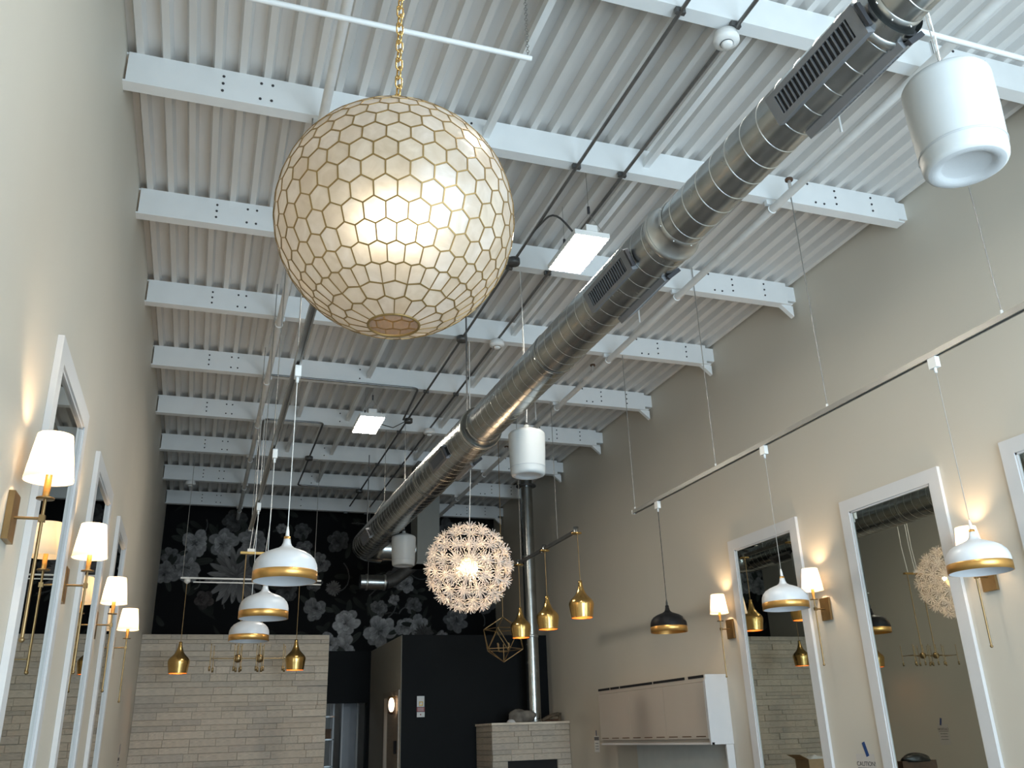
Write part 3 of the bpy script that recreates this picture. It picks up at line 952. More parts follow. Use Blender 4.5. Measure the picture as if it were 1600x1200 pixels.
# ------------------------------------------------------------------ lamps
# capiz shell globe
GC, GR = Vector((0.43, 2.195, 3.005)), 0.345
def capiz_cells():
    rows_ = [(9.15 * i, 34) for i in range(-5, 6)]
    for s in (-1, 1):
        rows_ += [(s * 54.6, 34), (s * 63.3, 17), (s * 71.8, 17)]
    rows_.sort()
    seeds, dummy = [], []
    for i, (lat, n) in enumerate(rows_):
        off = 0.5 * (i % 2)
        if n == 17:
            off = 0.25 if abs(lat) < 68 else 0.75
        for k in range(n):
            a = 2 * PI * (k + off) / n
            la = math.radians(lat)
            seeds.append((math.cos(la) * math.cos(a), math.cos(la) * math.sin(a), math.sin(la)))
    for s in (-1, 1):
        lat = 2 * 78.2 - 71.8
        for k in range(17):
            a = 2 * PI * (k + 0.75) / 17
            la = math.radians(s * lat)
            dummy.append((math.cos(la) * math.cos(a), math.cos(la) * math.sin(a), math.sin(la)))
    S = np.array(seeds)
    A = np.array(seeds + dummy)
    cells = []
    for s in S:
        ref = np.array([0, 0, 1.0])
        u = np.cross(ref, s); u /= np.linalg.norm(u)
        w = np.cross(s, u)
        poly = [(-.4, -.4), (.4, -.4), (.4, .4), (-.4, .4)]
        dd = A @ s
        for j in np.where((dd > math.cos(0.62)) & (dd < 0.99999))[0]:
            n = s - A[j]
            c0, cu, cv = n @ s, n @ u, n @ w
            out_ = []
            for p, q in zip(poly, poly[1:] + poly[:1]):
                fp_, fq = c0 + cu * p[0] + cv * p[1], c0 + cu * q[0] + cv * q[1]
                if fp_ >= 0:
                    out_.append(p)
                if (fp_ >= 0) != (fq >= 0):
                    t_ = fp_ / (fp_ - fq)
                    out_.append((p[0] + (q[0] - p[0]) * t_, p[1] + (q[1] - p[1]) * t_))
            poly = out_
        # drop near-duplicate corners
        pl = []
        for p in poly:
            if not pl or math.hypot(p[0] - pl[-1][0], p[1] - pl[-1][1]) > 0.004:
                pl.append(p)
        if math.hypot(pl[0][0] - pl[-1][0], pl[0][1] - pl[-1][1]) < 0.004:
            pl.pop()
        P3 = [s + u * p[0] + w * p[1] for p in pl]
        cells.append((s, [p / np.linalg.norm(p) for p in P3]))
    return cells

gl_ = thing('shell_globe_pendant', 'large round pendant lamp of pearly hexagon shell plates, hanging by a chain', 'pendant lamp', tuple(GC))
lat_ = MB()
rest = MB()
view = -np.array(GC - Vector((0, 0, 1.6))); view /= np.linalg.norm(view)
cells = capiz_cells()
cells.sort(key=lambda c: -(c[0] @ view))
for i, (s, P3) in enumerate(cells):
    c = sum(P3) / len(P3)
    ins = []
    for p in P3:
        d = c - p
        L = np.linalg.norm(d)
        ins.append(p + d * min(0.4, 0.0062 / L))
    n = len(P3)
    Ro, Ri, Rp = GR * 1.006, GR * 0.997, GR
    vs = [p * Ro for p in P3] + [p / np.linalg.norm(p) * Ro for p in ins] + [p / np.linalg.norm(p) * Ri for p in ins] + [p * Ri for p in P3]
    fs = []
    for k in range(n):
        k2 = (k + 1) % n
        fs += [(k, k2, n + k2, n + k), (n + k, n + k2, 2 * n + k2, 2 * n + k), (2 * n + k, 2 * n + k2, 3 * n + k2, 3 * n + k)]
    lat_.add(vs, fs)
    cc = c / np.linalg.norm(c) * Rp * 1.0015
    pv = [p / np.linalg.norm(p) * Rp for p in ins] + [cc]
    pf = [(k, (k + 1) % n, n) for k in range(n)]
    if i < 300:
        MB().add(pv, pf, True).build('shell_plate', CAPIZ[int(rng.integers(4))], gl_)
    else:
        rest.add(pv, pf, True)
rest.build('rear_shell_plates', CAPIZ[0], gl_, kind='stuff')
lat_.build('brass_lattice', 'brass_lattice', gl_)
MB().torus((0, 0, -GR * math.sin(math.radians(78.2))), GR * math.cos(math.radians(78.2)), 0.004, 40, 6).build('opening_ring', 'brass_lattice', gl_)
MB().lathe([(0.0001, GR * 1.0), (0.05, GR * 0.995), (0.084, GR * 0.975), (0.084, GR * 0.965), (0.0001, GR * 0.967)], 24).build('top_cap', 'brass', gl_)
nl = int((ZD - GC.z - GR) / 0.034)
def link_mesh():
    b = MB()
    n, m_ = 16, 6
    vs, fs = [], []
    for i in range(n):
        a = 2 * PI * i / n
        ce = Vector((0.011 * math.cos(a), 0, 0.012 * (1 if math.sin(a) > 0 else -1) * (1 if abs(math.sin(a)) > 1e-6 else 0) + 0.011 * math.sin(a)))
        rad = Vector((math.cos(a), 0, math.sin(a)))
        for j in range(m_):
            t_ = 2 * PI * j / m_
            vs.append(ce + rad * 0.003 * math.cos(t_) + Vector((0, 1, 0)) * 0.003 * math.sin(t_))
    for i in range(n):
        for j in range(m_):
            fs.append((i * m_ + j, ((i + 1) % n) * m_ + j, ((i + 1) % n) * m_ + (j + 1) % m_, i * m_ + (j + 1) % m_))
    return b.add(vs, fs, True).mesh('chain_link', 'brass')
LM = link_mesh()
for j in range(nl):
    put('chain_link', LM, gl_, (0.0, 0, GR + 0.016 + j * 0.0355), (0, 0, PI / 2 * (j % 2) + 0.3))
MB().tube([(0.004, 0, GR), (0.002, 0.004, GR + 0.8), (0.003, 0, ZD - GC.z)], 0.0025, 5).build('cord', 'cord_white', gl_)
MB().tube([(0, 0, GR * 0.96), (0, 0, 0.06)], 0.01, 8).build('socket_stem', 'brass', gl_)
for q in range(3):
    a = q * 2 * PI / 3 + 0.5
    MB().sphere((0.05 * math.cos(a), 0.05 * math.sin(a), -0.005), 0.036, 14, 10).build('bulb', 'bulb_warm', gl_)

# starburst flower globe
SCN, SR = Vector((2.305, 7.93, 3.065)), 0.435
st = thing('starburst_pendant', 'round white pendant lamp of paper dandelion bursts, hanging mid room', 'pendant lamp', tuple(SCN))
fm = MB()
def spike(b, base, tip, w0, w1, nrm):
    base, tip = Vector(base), Vector(tip)
    d = (tip - base).normalized()
    u = d.cross(nrm)
    u = u.normalized() if u.length > 1e-6 else Vector((1, 0, 0))
    v = d.cross(u)
    vs = [base + u * w0 + v * w0 * 0.4, base - u * w0 + v * w0 * 0.4, base - v * w0 * 0.4,
          tip + u * w1 + v * w1 * 0.4, tip - u * w1 + v * w1 * 0.4, tip - v * w1 * 0.4]
    b.add(vs, [(0, 1, 4, 3), (1, 2, 5, 4), (2, 0, 3, 5), (3, 4, 5)])
Zv = Vector((0, 0, 1))
for q in range(14):
    a = 2 * PI * q / 14
    e = math.radians(12 + (q % 2) * 8)
    d = Vector((math.cos(a) * math.cos(e), math.sin(a) * math.cos(e), math.sin(e)))
    spike(fm, d * 0.006, d * 0.080, 0.0022, 0.0046, Zv)
for q in range(6):
    a = 2 * PI * q / 6 + 0.2
    e = math.radians(50)
    d = Vector((math.cos(a) * math.cos(e), math.sin(a) * math.cos(e), math.sin(e)))
    spike(fm, d * 0.006, d * 0.072, 0.0022, 0.0042, Zv)
fm.tube([(0, 0, -0.27), (0, 0, 0.005)], 0.0022, 4, caps=False)
FLW = fm.mesh('paper_burst', 'petal_paper')
FR = 0.365
for (lat, n, off) in ((90, 1, 0), (-90, 1, 0), (68, 7, 0.1), (-68, 7, 0.3), (45, 12, 0.5), (-45, 12, 0.2), (22.5, 15, 0.0), (-22.5, 15, 0.5), (0, 17, 0.25)):
    for k in range(n):
        a = 2 * PI * (k + off) / n
        la = math.radians(lat)
        d = Vector((math.cos(la) * math.cos(a), math.cos(la) * math.sin(a), math.sin(la)))
        ro = d.to_track_quat('Z', 'Y').to_matrix().to_4x4() @ Matrix.Rotation(random.random() * 6, 4, 'Z')
        put('paper_burst', FLW, st, mw=Matrix.Translation(d * FR) @ ro)
cg = MB()
for q in range(6):
    a = q * PI / 6
    pts = [(0.088 * math.cos(a) * math.cos(t_), 0.088 * math.sin(a) * math.cos(t_), 0.088 * math.sin(t_)) for t_ in [2 * PI * j / 20 for j in range(21)]]
    cg.tube(pts, 0.002, 4, caps=False)
cg.build('wire_core', 'white_plastic', st)
MB().sphere((0, 0, 0), 0.083, 24, 16).build('glowing_core', 'core_paper', st)
MB().sphere((0, 0, 0), 0.042, 16, 10).build('bulb', 'bulb_star', st)
MB().tube([(0, 0, 0.05), (0.03, 0, 0.95), (0.035, 0, ZD - SCN.z)], 0.004, 6).build('cord', 'cord_white', st)
for q in range(3):
    a = 2 * PI * q / 3 + 0.4
    point('starburst_light', st, (0.10 * math.cos(a), 0.10 * math.sin(a), 0.03 - 0.03 * q), 6.5, (1.0, 0.68, 0.40), 0.02)

# track lights ---------------------------------------------------------------
def dome_pendant(x, y, zt, zb, lab, dark=False):
    o = thing('dome_pendant', lab, 'pendant lamp', (x, y, zb), 'dome pendants')
    k = 1.03
    prof = [(0.160, 0.048), (0.1605, 0.065), (0.157, 0.088), (0.147, 0.112), (0.128, 0.134), (0.100, 0.151), (0.068, 0.164), (0.042, 0.174), (0.027, 0.186), (0.020, 0.202), (0.017, 0.222)]
    inner = [(max(r - 0.004, 0.001), z - 0.004) for r, z in reversed(prof)]
    MB().lathe([(r * k, z) for r, z in prof] + [(0.001, 0.223)], 48).build('shade', 'enamel_black' if dark else 'enamel_white', o)
    MB().lathe([(r * k, z) for r, z in inner] + [(0.156 * k, 0.0)], 48).build('shade_lining', 'enamel_white' if not dark else 'gold_band', o)
    MB().lathe([(0.156 * k, 0.0), (0.1615 * k, 0.0), (0.1615 * k, 0.047), (0.160 * k, 0.0485)], 48).build('gold_band', 'gold_band', o)
    MB().lathe([(0.017 * k, 0.222), (0.0165, 0.236), (0.0001, 0.237)], 16).build('gold_cap', 'gold_band' if not dark else 'enamel_black', o)
    MB().lathe([(0.011, 0.236), (0.009, 0.262), (0.004, 0.29), (0.0001, 0.291)], 12).build('strain_relief', 'white_plastic' if not dark else 'cord_black', o)
    MB().tube([(0, 0, 0.28), (0, 0, zt - 0.10 - zb)], 0.0026 if not dark else 0.0034, 6).build('cord', ('cord_white' if x < 2 else 'cord_grey') if not dark else 'cord_black', o)
    MB().lathe([(0.0001, 0.075), (0.022, 0.075), (0.022, 0.16)], 12).build('lamp_holder', 'white_plastic', o)
    ad = MB().box(-0.017, 0.017, -0.03, 0.03, zt - zb - 0.085, zt - zb - 0.018)
    ad = ad.build('track_adapter', 'white_plastic', o)
    MB().lathe([(0.0001, zt - zb - 0.115), (0.009, zt - zb - 0.115), (0.009, zt - zb - 0.085)], 10).build('adapter_nipple', 'white_plastic', ad)
    return o

def track(x, y0, y1, z, lab, rods, group='light tracks'):
    o = thing('light_track', lab, 'light track', (x, 0, z), group)
    t_ = MB().box(-0.018, 0.018, y0, y1, -0.003, 0.018).box(-0.018, -0.009, y0, y1, -0.018, -0.003).box(0.009, 0.018, y0, y1, -0.018, -0.003)
    t_.build('rail', 'wire', o)
    MB().box(-0.02, 0.02, y0 - 0.012, y0, -0.019, 0.019).build('end_cap', 'cord_white', o)
    MB().box(-0.02, 0.02, y1, y1 + 0.012, -0.019, 0.019).build('end_cap', 'cord_white', o)
    for y in rods:
        MB().tube([(0, y, 0.018), (0, y, ZD - z)], 0.004, 6).build('suspension_rod', 'wire', o)
        MB().lathe([(0.0001, 0.045), (0.008, 0.045), (0.010, 0.018)], 8, (0, y, 0)).build('rod_gripper', 'white_plastic', o)
    return o

RZ, RX = 3.65, 4.02
track(RX, -0.6, 7.86, RZ, 'long silver light track hung on rods along the right wall', (0.3, 1.75, 3.26, 4.78, 6.28, 7.83))
dome_pendant(RX, 3.79, RZ, 2.352, 'white dome pendant with gold rim, nearest on the right track')
dome_pendant(RX, 5.58, RZ, 2.392, 'white dome pendant with gold rim, middle of the right track')
dome_pendant(RX, 7.36, RZ, 2.425, 'black dome pendant with gold rim at the far end of the right track', True)
LZ, LX = 3.62, 0.385
track(LX, 3.45, 9.2, LZ, 'long silver light track hung on rods along the left side', (4.82, 6.5, 7.6, 9.1))
dome_pendant(0.392, 4.80, LZ, 2.385, 'white dome pendant with gold rim, largest and nearest of the left three')
dome_pendant(0.398, 6.42, LZ, 2.395, 'white dome pendant with gold rim, middle of the left three')
dome_pendant(0.392, 8.05, LZ, 2.41, 'white dome pendant with gold rim, lowest and farthest of the left three')

# hammered brass pendants
def brass_pendant(loc, zt, lab, s=1.0, lit=True, cordmat='brass_old'):
    o = thing('brass_pendant', lab, 'pendant lamp', loc, 'brass bell pendants')
    prof = [(0.113, 0.0), (0.119, 0.04), (0.126, 0.09), (0.1315, 0.125), (0.132, 0.145), (0.127, 0.165), (0.112, 0.187), (0.090, 0.208), (0.068, 0.230), (0.050, 0.256), (0.037, 0.288), (0.027, 0.325), (0.021, 0.36), (0.020, 0.385)]
    prof = [(r * s, z * s) for r, z in prof]
    MB().lathe(prof + [(0.0001, 0.386 * s)], 48).build('shade', 'brass', o)
    MB().lathe([(max(r - 0.003, 0.001), z + 0.0005) for r, z in prof[:-3]], 40).build('copper_lining', 'copper_inside', o)
    MB().torus((0, 0, 0), 0.1125 * s, 0.0022, 40, 6).build('rim', 'brass', o)
    MB().sphere((0, 0, 0.10 * s), 0.03, 14, 8).build('bulb', 'bulb_small', o)
    MB().tube([(0, 0, 0.38 * s), (0, 0, zt - loc[2])], 0.0045, 6).build('cord', cordmat, o)
    if lit:
        point('pendant_light', o, (0, 0, 0.055 * s), 1.2, (1.0, 0.52, 0.2), 0.03)
    return o

BX, BZ = 3.78, 3.64
o = thing('pendant_bar', 'dark ceiling bar with three brass rosettes above the right brass pendants', 'light bar', (BX, 0, BZ), 'pendant bars')
MB().box(-0.016, 0.016, 8.8, 10.78, -0.008, 0.028).build('bar', 'steel_dark', o)
for y in (8.80, 9.78, 10.72):
    c = MB().lathe([(0.0001, 0.055), (0.03, 0.055), (0.03, -0.012)], 20, (0, y, 0)).build('canopy_cup', 'galvanized', o)
    MB().lathe([(0.0001, 0.0), (0.06, 0.0), (0.06, -0.012), (0.0001, -0.014)], 24, (0, y, -0.01)).build('rosette', 'brass', c)
for y in (9.35, 10.62):
    MB().tube([(0, y, 0.028), (0, y, ZD - BZ)], 0.0035, 6).build('suspension_wire', 'wire', o)
brass_pendant((BX, 8.77, 2.725), BZ - 0.025, 'shiny brass bell pendant, highest and nearest of the right three', 1.0)
brass_pendant((BX, 9.77, 2.720), BZ - 0.025, 'shiny brass bell pendant, middle of the right three', 0.98)
brass_pendant((BX, 10.72, 2.725), BZ - 0.025, 'shiny brass bell pendant in front of the geometric wire lamp', 0.96)
o = thing('pendant_bar', 'thin white double rail crossing in front of the floral wallpaper', 'light bar', (0, 12.4, 3.615), 'pendant bars')
MB().box(-0.31, 1.5, -0.012, 0.012, 0.02, 0.04).build('rail', 'cord_white', o)
MB().box(-0.15, 1.5, -0.012, 0.012, -0.028, -0.014).build('rail', 'cord_white', o)
for x in (-0.225, 1.215):
    MB().lathe([(0.0001, 0.02), (0.04, 0.015), (0.04, -0.02), (0.02, -0.035), (0.0001, -0.05)], 16, (x, 0, 0)).build('canopy_cup', 'cord_white', o)
for x in (-0.29, 1.40):
    MB().tube([(x, 0, 0.04), (x, 0, ZB - 3.615)], 0.004, 6).build('suspension_wire', 'wire', o)
brass_pendant((-0.225, 12.4, 2.455), 3.564, 'brass bell pendant left in front of the stone wall', 1.0)
brass_pendant((1.215, 12.4, 2.485), 3.564, 'brass bell pendant right in front of the stone wall', 1.0)

# linear rod chandelier
CY, CZ = 10.42, 2.468
o = thing('rod_chandelier', 'slim brass rod chandelier with small sockets before the stone wall', 'chandelier', (0, CY, CZ))
MB().tube([(0.135, 0, 0), (0.90, 0, 0)], 0.006, 8).build('cross_bar', 'brass_old', o)
ROD = MB().tube([(0, 0, -0.09), (0, 0, 0.135)], 0.0045, 6).sphere((0, 0, 0.137), 0.007, 8, 5).mesh('rod', 'brass_old')
SOC = MB().lathe([(0.0001, -0.135), (0.0115, -0.135), (0.0115, -0.09), (0.006, -0.085), (0.0001, -0.085)], 12).mesh('socket', 'brass_old')
for (x, ds) in ((0.14, ((-0.015, -0.10), (0.02, 0.10))), (0.895, ((-0.015, -0.10), (0.02, 0.10))), (0.41, ((-0.04, -0.09), (0.035, -0.06), (-0.01, 0.09), (0.03, 0.11))), (0.64, ((-0.04, -0.09), (0.035, -0.06), (-0.01, 0.09), (0.03, 0.11)))):
    for (dx, dy) in ds:
        r_ = put('rod', ROD, o, (x + dx, dy, 0.0))
        put('socket', SOC, r_, (0, 0, 0))
    MB().tube([(x, -0.11, 0), (x, 0.11, 0)], 0.005, 6).build('spoke', 'brass_old', o)
for x in (0.41, 0.64):
    MB().sphere((x, 0, 0), 0.045, 20, 14).build('ball', 'brass_old', o)
    MB().tube([(x, 0, 0.04), (x, 0, 3.60 - CZ)], 0.007, 6).build('down_rod', 'brass_old', o)
MB().box(0.345, 0.69, -0.025, 0.025, 3.60 - CZ, 3.625 - CZ).build('canopy_bar', 'brass', o)
MB().box(0.42, 0.50, -0.02, 0.02, 3.625 - CZ, 3.66 - CZ).build('wire_block', 'cord_white', o)
for x in (0.44, 0.48, 0.62):
    MB().tube([(x, 0, 3.62 - CZ), (x + 0.03, 0, 4.0 - CZ), (x + 0.02, 0, ZB - CZ)], 0.004, 6).build('suspension_wire', 'cord_white', o)

# geometric wire lamp
IC = Vector((3.756, 11.35, 2.771)); IR = 0.284
o = thing('geometric_pendant', 'open geometric wire frame pendant hanging by the dark wall', 'pendant lamp', tuple(IC))
vs = [Vector((0, 0, 1)), Vector((0, 0, -1))]
for k in range(5):
    a = 2 * PI * k / 5 + 0.35
    vs.append(Vector((0.894 * math.cos(a), 0.894 * math.sin(a), 0.447)))
    vs.append(Vector((0.894 * math.cos(a + PI / 5), 0.894 * math.sin(a + PI / 5), -0.447)))
vs = [v * IR for v in vs]
EL = 1.0515 * IR
EDGE = MB().tube([(0, 0, 0), (0, 0, EL)], 0.0055, 6).mesh('wire_rod', 'brass_old')
for i in range(12):
    for j in range(i):
        if abs((vs[i] - vs[j]).length - EL) < 0.02 * EL + 0.004:
            q_ = (vs[j] - vs[i]).to_track_quat('Z', 'Y').to_matrix().to_4x4()
            put('wire_rod', EDGE, o, mw=Matrix.Translation(vs[i]) @ q_)
MB().tube([(0, 0, IR), (0, 0, 5.64 - IC.z)], 0.004, 6).build('cord', 'brass_old', o)
MB().tube([(0, 0, -IR), (0, 0, -0.06)], 0.006, 6).build('center_stem', 'brass_old', o)
for k in range(4):
    a = k * PI / 2 + 0.4
    MB().tube([(0, 0, -0.16), (0.09 * math.cos(a), 0.09 * math.sin(a), -0.15), (0.10 * math.cos(a), 0.10 * math.sin(a), -0.05)], [0.004, 0.005, 0.010], 6).build('candle_arm', 'brass_old', o)

# pendant speakers
def speaker(x, y, z, lab, s=1.0, zc=None):
    o = thing('pendant_speaker', lab, 'speaker', (x, y, z), 'pendant speakers')
    body = [(0.122, 0.0), (0.130, 0.004), (0.1355, 0.014), (0.138, 0.03), (0.141, 0.08), (0.146, 0.20), (0.148, 0.33), (0.147, 0.345), (0.139, 0.356), (0.10, 0.375), (0.05, 0.393), (0.022, 0.400), (0.020, 0.425), (0.0001, 0.427)]
    MB().lathe([(r * s, q * s) for r, q in body], 56).build('cabinet', 'speaker_white', o)
    MB().lathe([(0.1415 * s, 0.062 * s), (0.1425 * s, 0.064 * s), (0.1425 * s, 0.068 * s), (0.1418 * s, 0.07 * s)], 56).build('seam_ring', 'speaker_grille', o)
    MB().lathe([(0.122 * s, 0.0), (0.112 * s, -0.003), (0.100 * s, -0.002), (0.090 * s, 0.002), (0.082 * s, 0.009), (0.076 * s, 0.013), (0.0001, 0.0135 * s)], 48).build('grille', 'speaker_grille', o)
    MB().lathe([(0.021 * s, 0.426 * s), (0.014, 0.445 * s), (0.0001, 0.446 * s)], 12).build('cable_gland', 'bolt_dark', o)
    top = (zc or ZB) - z
    MB().tube([(0.004, 0, 0.43 * s), (0.012, 0.0, 0.6), (0.0, 0.004, top)], 0.0035, 6).build('cable', 'cord_white', o)
    MB().tube([(-0.004, 0, 0.43 * s), (-0.006, 0.003, 0.75), (0.004, 0.0, top)], 0.002, 5).build('safety_wire', 'wire', o)
    return o
speaker(2.47, 1.99, 3.455, 'large white cylindrical pendant speaker at the top right', 1.06)
speaker(2.355, 6.38, 3.515, 'white cylindrical pendant speaker hanging right of the duct, mid room')
speaker(2.26, 10.62, 3.555, 'small far white cylindrical pendant speaker before the wallpaper')

# LED panels
def led(x0, x1, y0, y1, z, lab):
    cx_, cy_ = (x0 + x1) / 2, (y0 + y1) / 2
    w, l = (x1 - x0) / 2, (y1 - y0) / 2
    o = thing('led_panel_light', lab, 'ceiling light', (cx_, cy_, z), 'hanging light panels')
    MB().box(-w - 0.012, w + 0.012, -l - 0.012, l + 0.012, 0.004, 0.045).build('housing', 'white_plastic', o)
    MB().box(-w, w, -l, l, 0.0, 0.004).build('diffuser', 'led_panel', o)
    MB().box(-0.05, 0.04, -l - 0.02, -l + 0.10, 0.045, 0.095).build('driver_box', 'white_plastic', o)
    for s_ in (-1, 1):
        MB().tube([(-w, s_ * l * 0.9, 0.045), (0, s_ * l * 0.9, 0.22)], 0.002, 5).build('hanger_wire', 'wire', o)
        MB().tube([(w, s_ * l * 0.9, 0.045), (0, s_ * l * 0.9, 0.22)], 0.002, 5).build('hanger_wire', 'wire', o)
        MB().tube([(0, s_ * l * 0.9, 0.22), (0, s_ * l * 0.9, ZD - z)], 0.002, 5).build('hanger_wire', 'wire', o)
        MB().box(-0.008, 0.008, s_ * l * 0.9 - 0.008, s_ * l * 0.9 + 0.008, 0.22, 0.28).build('wire_clip', 'bolt_dark', o)
    return o
l1 = led(2.345, 2.60, 5.14, 5.68, 5.0, 'bright hanging light panel right of the shell globe')
MB().tube(bend([(-0.10, -0.18, 0.07), (-0.22, -0.1, 0.30), (-0.25, 0.3, 0.33)], 0.15), 0.008, 8).build('power_cable', 'steel_dark', l1)
l2 = led(1.495, 1.76, 9.42, 10.00, 5.0, 'bright far hanging light panel below the shell globe')
MB().tube([(0.13, 0.1, 0.07), (0.35, 0.3, 0.10), (0.6, 0.5, 0.30)], 0.006, 6).build('power_cable', 'steel_dark', l2)

l3 = led(1.95, 2.21, 1.85, 2.40, 5.2, 'bright hanging light panel nearest the storefront, above the picture')

# ------------------------------------------------------------------ wall mirrors and sconces
def mirror(y0, y1, z1, side, lab, z0=0.78):
    # side +1: hung on the left wall facing +x; -1: on the right wall facing -x
    X = XL if side > 0 else XR
    d, fw = 0.030, 0.105
    o = thing('wall_mirror', lab, 'mirror', (X, (y0 + y1) / 2, z0), 'tall framed wall mirrors')
    h, w = z1 - z0, (y1 - y0) / 2
    def bx_(m_, a, b_, c0, c1, e0, e1):
        xa, xb = sorted((side * a, side * b_))
        m_.box(xa, xb, c0, c1, e0, e1)
    def rail(c0, c1, e0, e1, nm):
        m_ = MB(); bx_(m_, 0.001, d, c0, c1, e0, e1); return m_.build(nm, 'frame_white', o)
    rail(-w, -w + fw, 0, h, 'stile'); rail(w - fw, w, 0, h, 'stile')
    rail(-w + fw, w - fw, h - fw, h, 'top_rail'); rail(-w + fw, w - fw, 0, fw, 'bottom_rail')
    lip = MB()
    for (c0, c1, e0, e1) in ((-w + fw, -w + fw + 0.014, fw, h - fw), (w - fw - 0.014, w - fw, fw, h - fw), (-w + fw, w - fw, h - fw - 0.014, h - fw), (-w + fw, w - fw, fw, fw + 0.014)):
        bx_(lip, 0.010, 0.020, c0, c1, e0, e1)
    lip.build('inner_lip', 'frame_white', o)
    g = MB(); bx_(g, 0.004, 0.010, -w + fw, w - fw, fw, h - fw)
    g.build('mirror_glass', 'mirror_glass', o)
    return o
mirror(4.20, 5.36, 3.40, 1, 'tall white framed mirror on the left wall, nearest the camera')
mirror(6.08, 7.22, 3.41, 1, 'tall white framed mirror on the left wall, second from the camera')
mirror(7.98, 8.97, 3.42, 1, 'tall white framed mirror on the left wall, farthest from the camera')
mirror(6.80, 7.97, 3.41, -1, 'tall white framed mirror on the right wall, farthest from the camera')
mirror(5.03, 6.17, 3.385, -1, 'tall white framed mirror on the right wall, middle one')
mirror(3.26, 4.45, 3.385, -1, 'tall white framed mirror at the right picture edge, nearest')

def sconce(y, side, zc, lab):
    X = XL if side > 0 else XR
    o = thing('wall_sconce', lab, 'wall lamp', (X, y, zc), 'brass wall sconces')
    s = side
    xr = s * 0.122
    m_ = MB(); xa, xb = sorted((s * 0.001, s * 0.024)); m_.box(xa, xb, -0.06, 0.06, -0.095, 0.095)
    m_.build('backplate', 'brass_old', o)
    MB().tube([(s * 0.02, 0, 0), (xr, 0, 0)], 0.006, 8).build('arm', 'brass_old', o)
    MB().tube([(xr, 0, -0.455), (xr, 0, 0.08)], 0.0065, 8).build('rod', 'brass_old', o)
    MB().sphere((xr, 0, -0.462), 0.011, 10, 8).build('finial', 'brass_old', o)
    MB().box(xr - 0.011, xr + 0.011, -0.011, 0.011, -0.013, 0.013).build('joint_block', 'brass_old', o)
    MB().lathe([(0.0001, 0.078), (0.034, 0.078), (0.034, 0.084), (0.0001, 0.084)], 20, (xr, 0, 0)).build('bobeche', 'brass_old', o)
    MB().lathe([(0.013, 0.084), (0.013, 0.20), (0.0001, 0.20)], 12, (xr, 0, 0)).build('candle_sleeve', 'gold_band', o)
    MB().sphere((xr, 0, 0.235), 0.022, 12, 8).build('bulb', 'bulb_small', o)
    MB().lathe([(0.093, 0.155), (0.0935, 0.16), (0.067, 0.345)], 36, (xr, 0, 0)).build('shade', 'linen', o)
    p = point('sconce_light', o, (xr, 0, 0.262), 11.0, (1.0, 0.69, 0.40), 0.03)
    return o
sconce(3.84, 1, 2.452, 'lit brass sconce with white shade, largest at the left edge')
sconce(5.50, 1, 2.452, 'lit brass sconce between the first and second left mirrors')
sconce(7.33, 1, 2.452, 'lit brass sconce between the second and third left mirrors')
sconce(9.05, 1, 2.452, 'lit brass sconce beyond the last left mirror')
sconce(8.13, -1, 2.545, 'lit brass sconce on the right wall, farthest, left of the mirrors')
sconce(6.58, -1, 2.54, 'lit brass sconce between the two full right mirrors')
sconce(4.80, -1, 2.52, 'lit brass sconce behind the nearest right dome pendant')

# hall lamp
o = thing('hall_lamp', 'small oval glowing lamp beside the hall door', 'wall lamp', (2.80, 13.86, 2.08))
MB().sphere((0, 0, 0), 0.045, 16, 12, (1, 1, 2.3)).build('glass', 'hall_glow', o)
MB().lathe([(0.0001, 0.13), (0.05, 0.115), (0.05, 0.098), (0.0001, 0.098)], 18).build('cap', 'brass_old', o)
MB().lathe([(0.0001, -0.14), (0.04, -0.125), (0.05, -0.098), (0.0001, -0.098)], 18).build('foot', 'leather_brown', o)
MB().box(0.0, 0.075, -0.012, 0.012, 0.10, 0.125).build('bracket', 'brass_old', o)

# ------------------------------------------------------------------ wall cabinet
CX, CY0, CY1, CZ0, CZ1 = 4.91, 8.33, 11.0, 1.455, 2.125
o = thing('wall_cabinet', 'long pale wall cabinet with black top slots on the right wall', 'cabinet', (0, 0, 0))
MB().box(CX + 0.02, XR, CY0 + 0.02, CY1, CZ0 + 0.02, CZ1 - 0.02).build('carcass', 'cabinet_front', o)
MB().box(CX, XR, CY0, CY0 + 0.02, CZ0, CZ1 - 0.005).build('end_panel', 'frame_white', o)
MB().box(CX, XR, CY0 + 0.02, CY1, CZ1 - 0.02, CZ1 - 0.005).build('top_panel', 'cabinet_front', o)
MB().box(CX - 0.004, CX + 0.03, CY0, CY1, CZ0 - 0.0, CZ0 + 0.02).build('bottom_rail', 'frame_white', o)
MB().box(CX - 0.01, CX, CY0 - 0.001, CY0 + 0.03, CZ0, CZ1 - 0.05).build('end_trim', 'frame_white', o)
nd = 3
L = (CY1 - CY0 - 0.035) / nd
for k in range(nd):
    y0 = CY0 + 0.033 + k * L
    d = MB().box(CX - 0.012, CX + 0.018, y0 + 0.002, y0 + L - 0.002, CZ0 + 0.055, CZ1 - 0.075).build('door', 'cabinet_front', o)
    for j in range(3):
        yy = y0 + L * (j + 0.5) / 3
        MB().box(CX - 0.0145, CX - 0.011, yy - 0.095, yy + 0.095, CZ0 + 0.072, CZ0 + 0.082).build('finger_slot', 'slot_brown', d)
MB().box(CX - 0.002, CX + 0.02, CY0 + 0.02, CY1, CZ1 - 0.072, CZ1 - 0.005).build('fascia', 'cabinet_front', o)
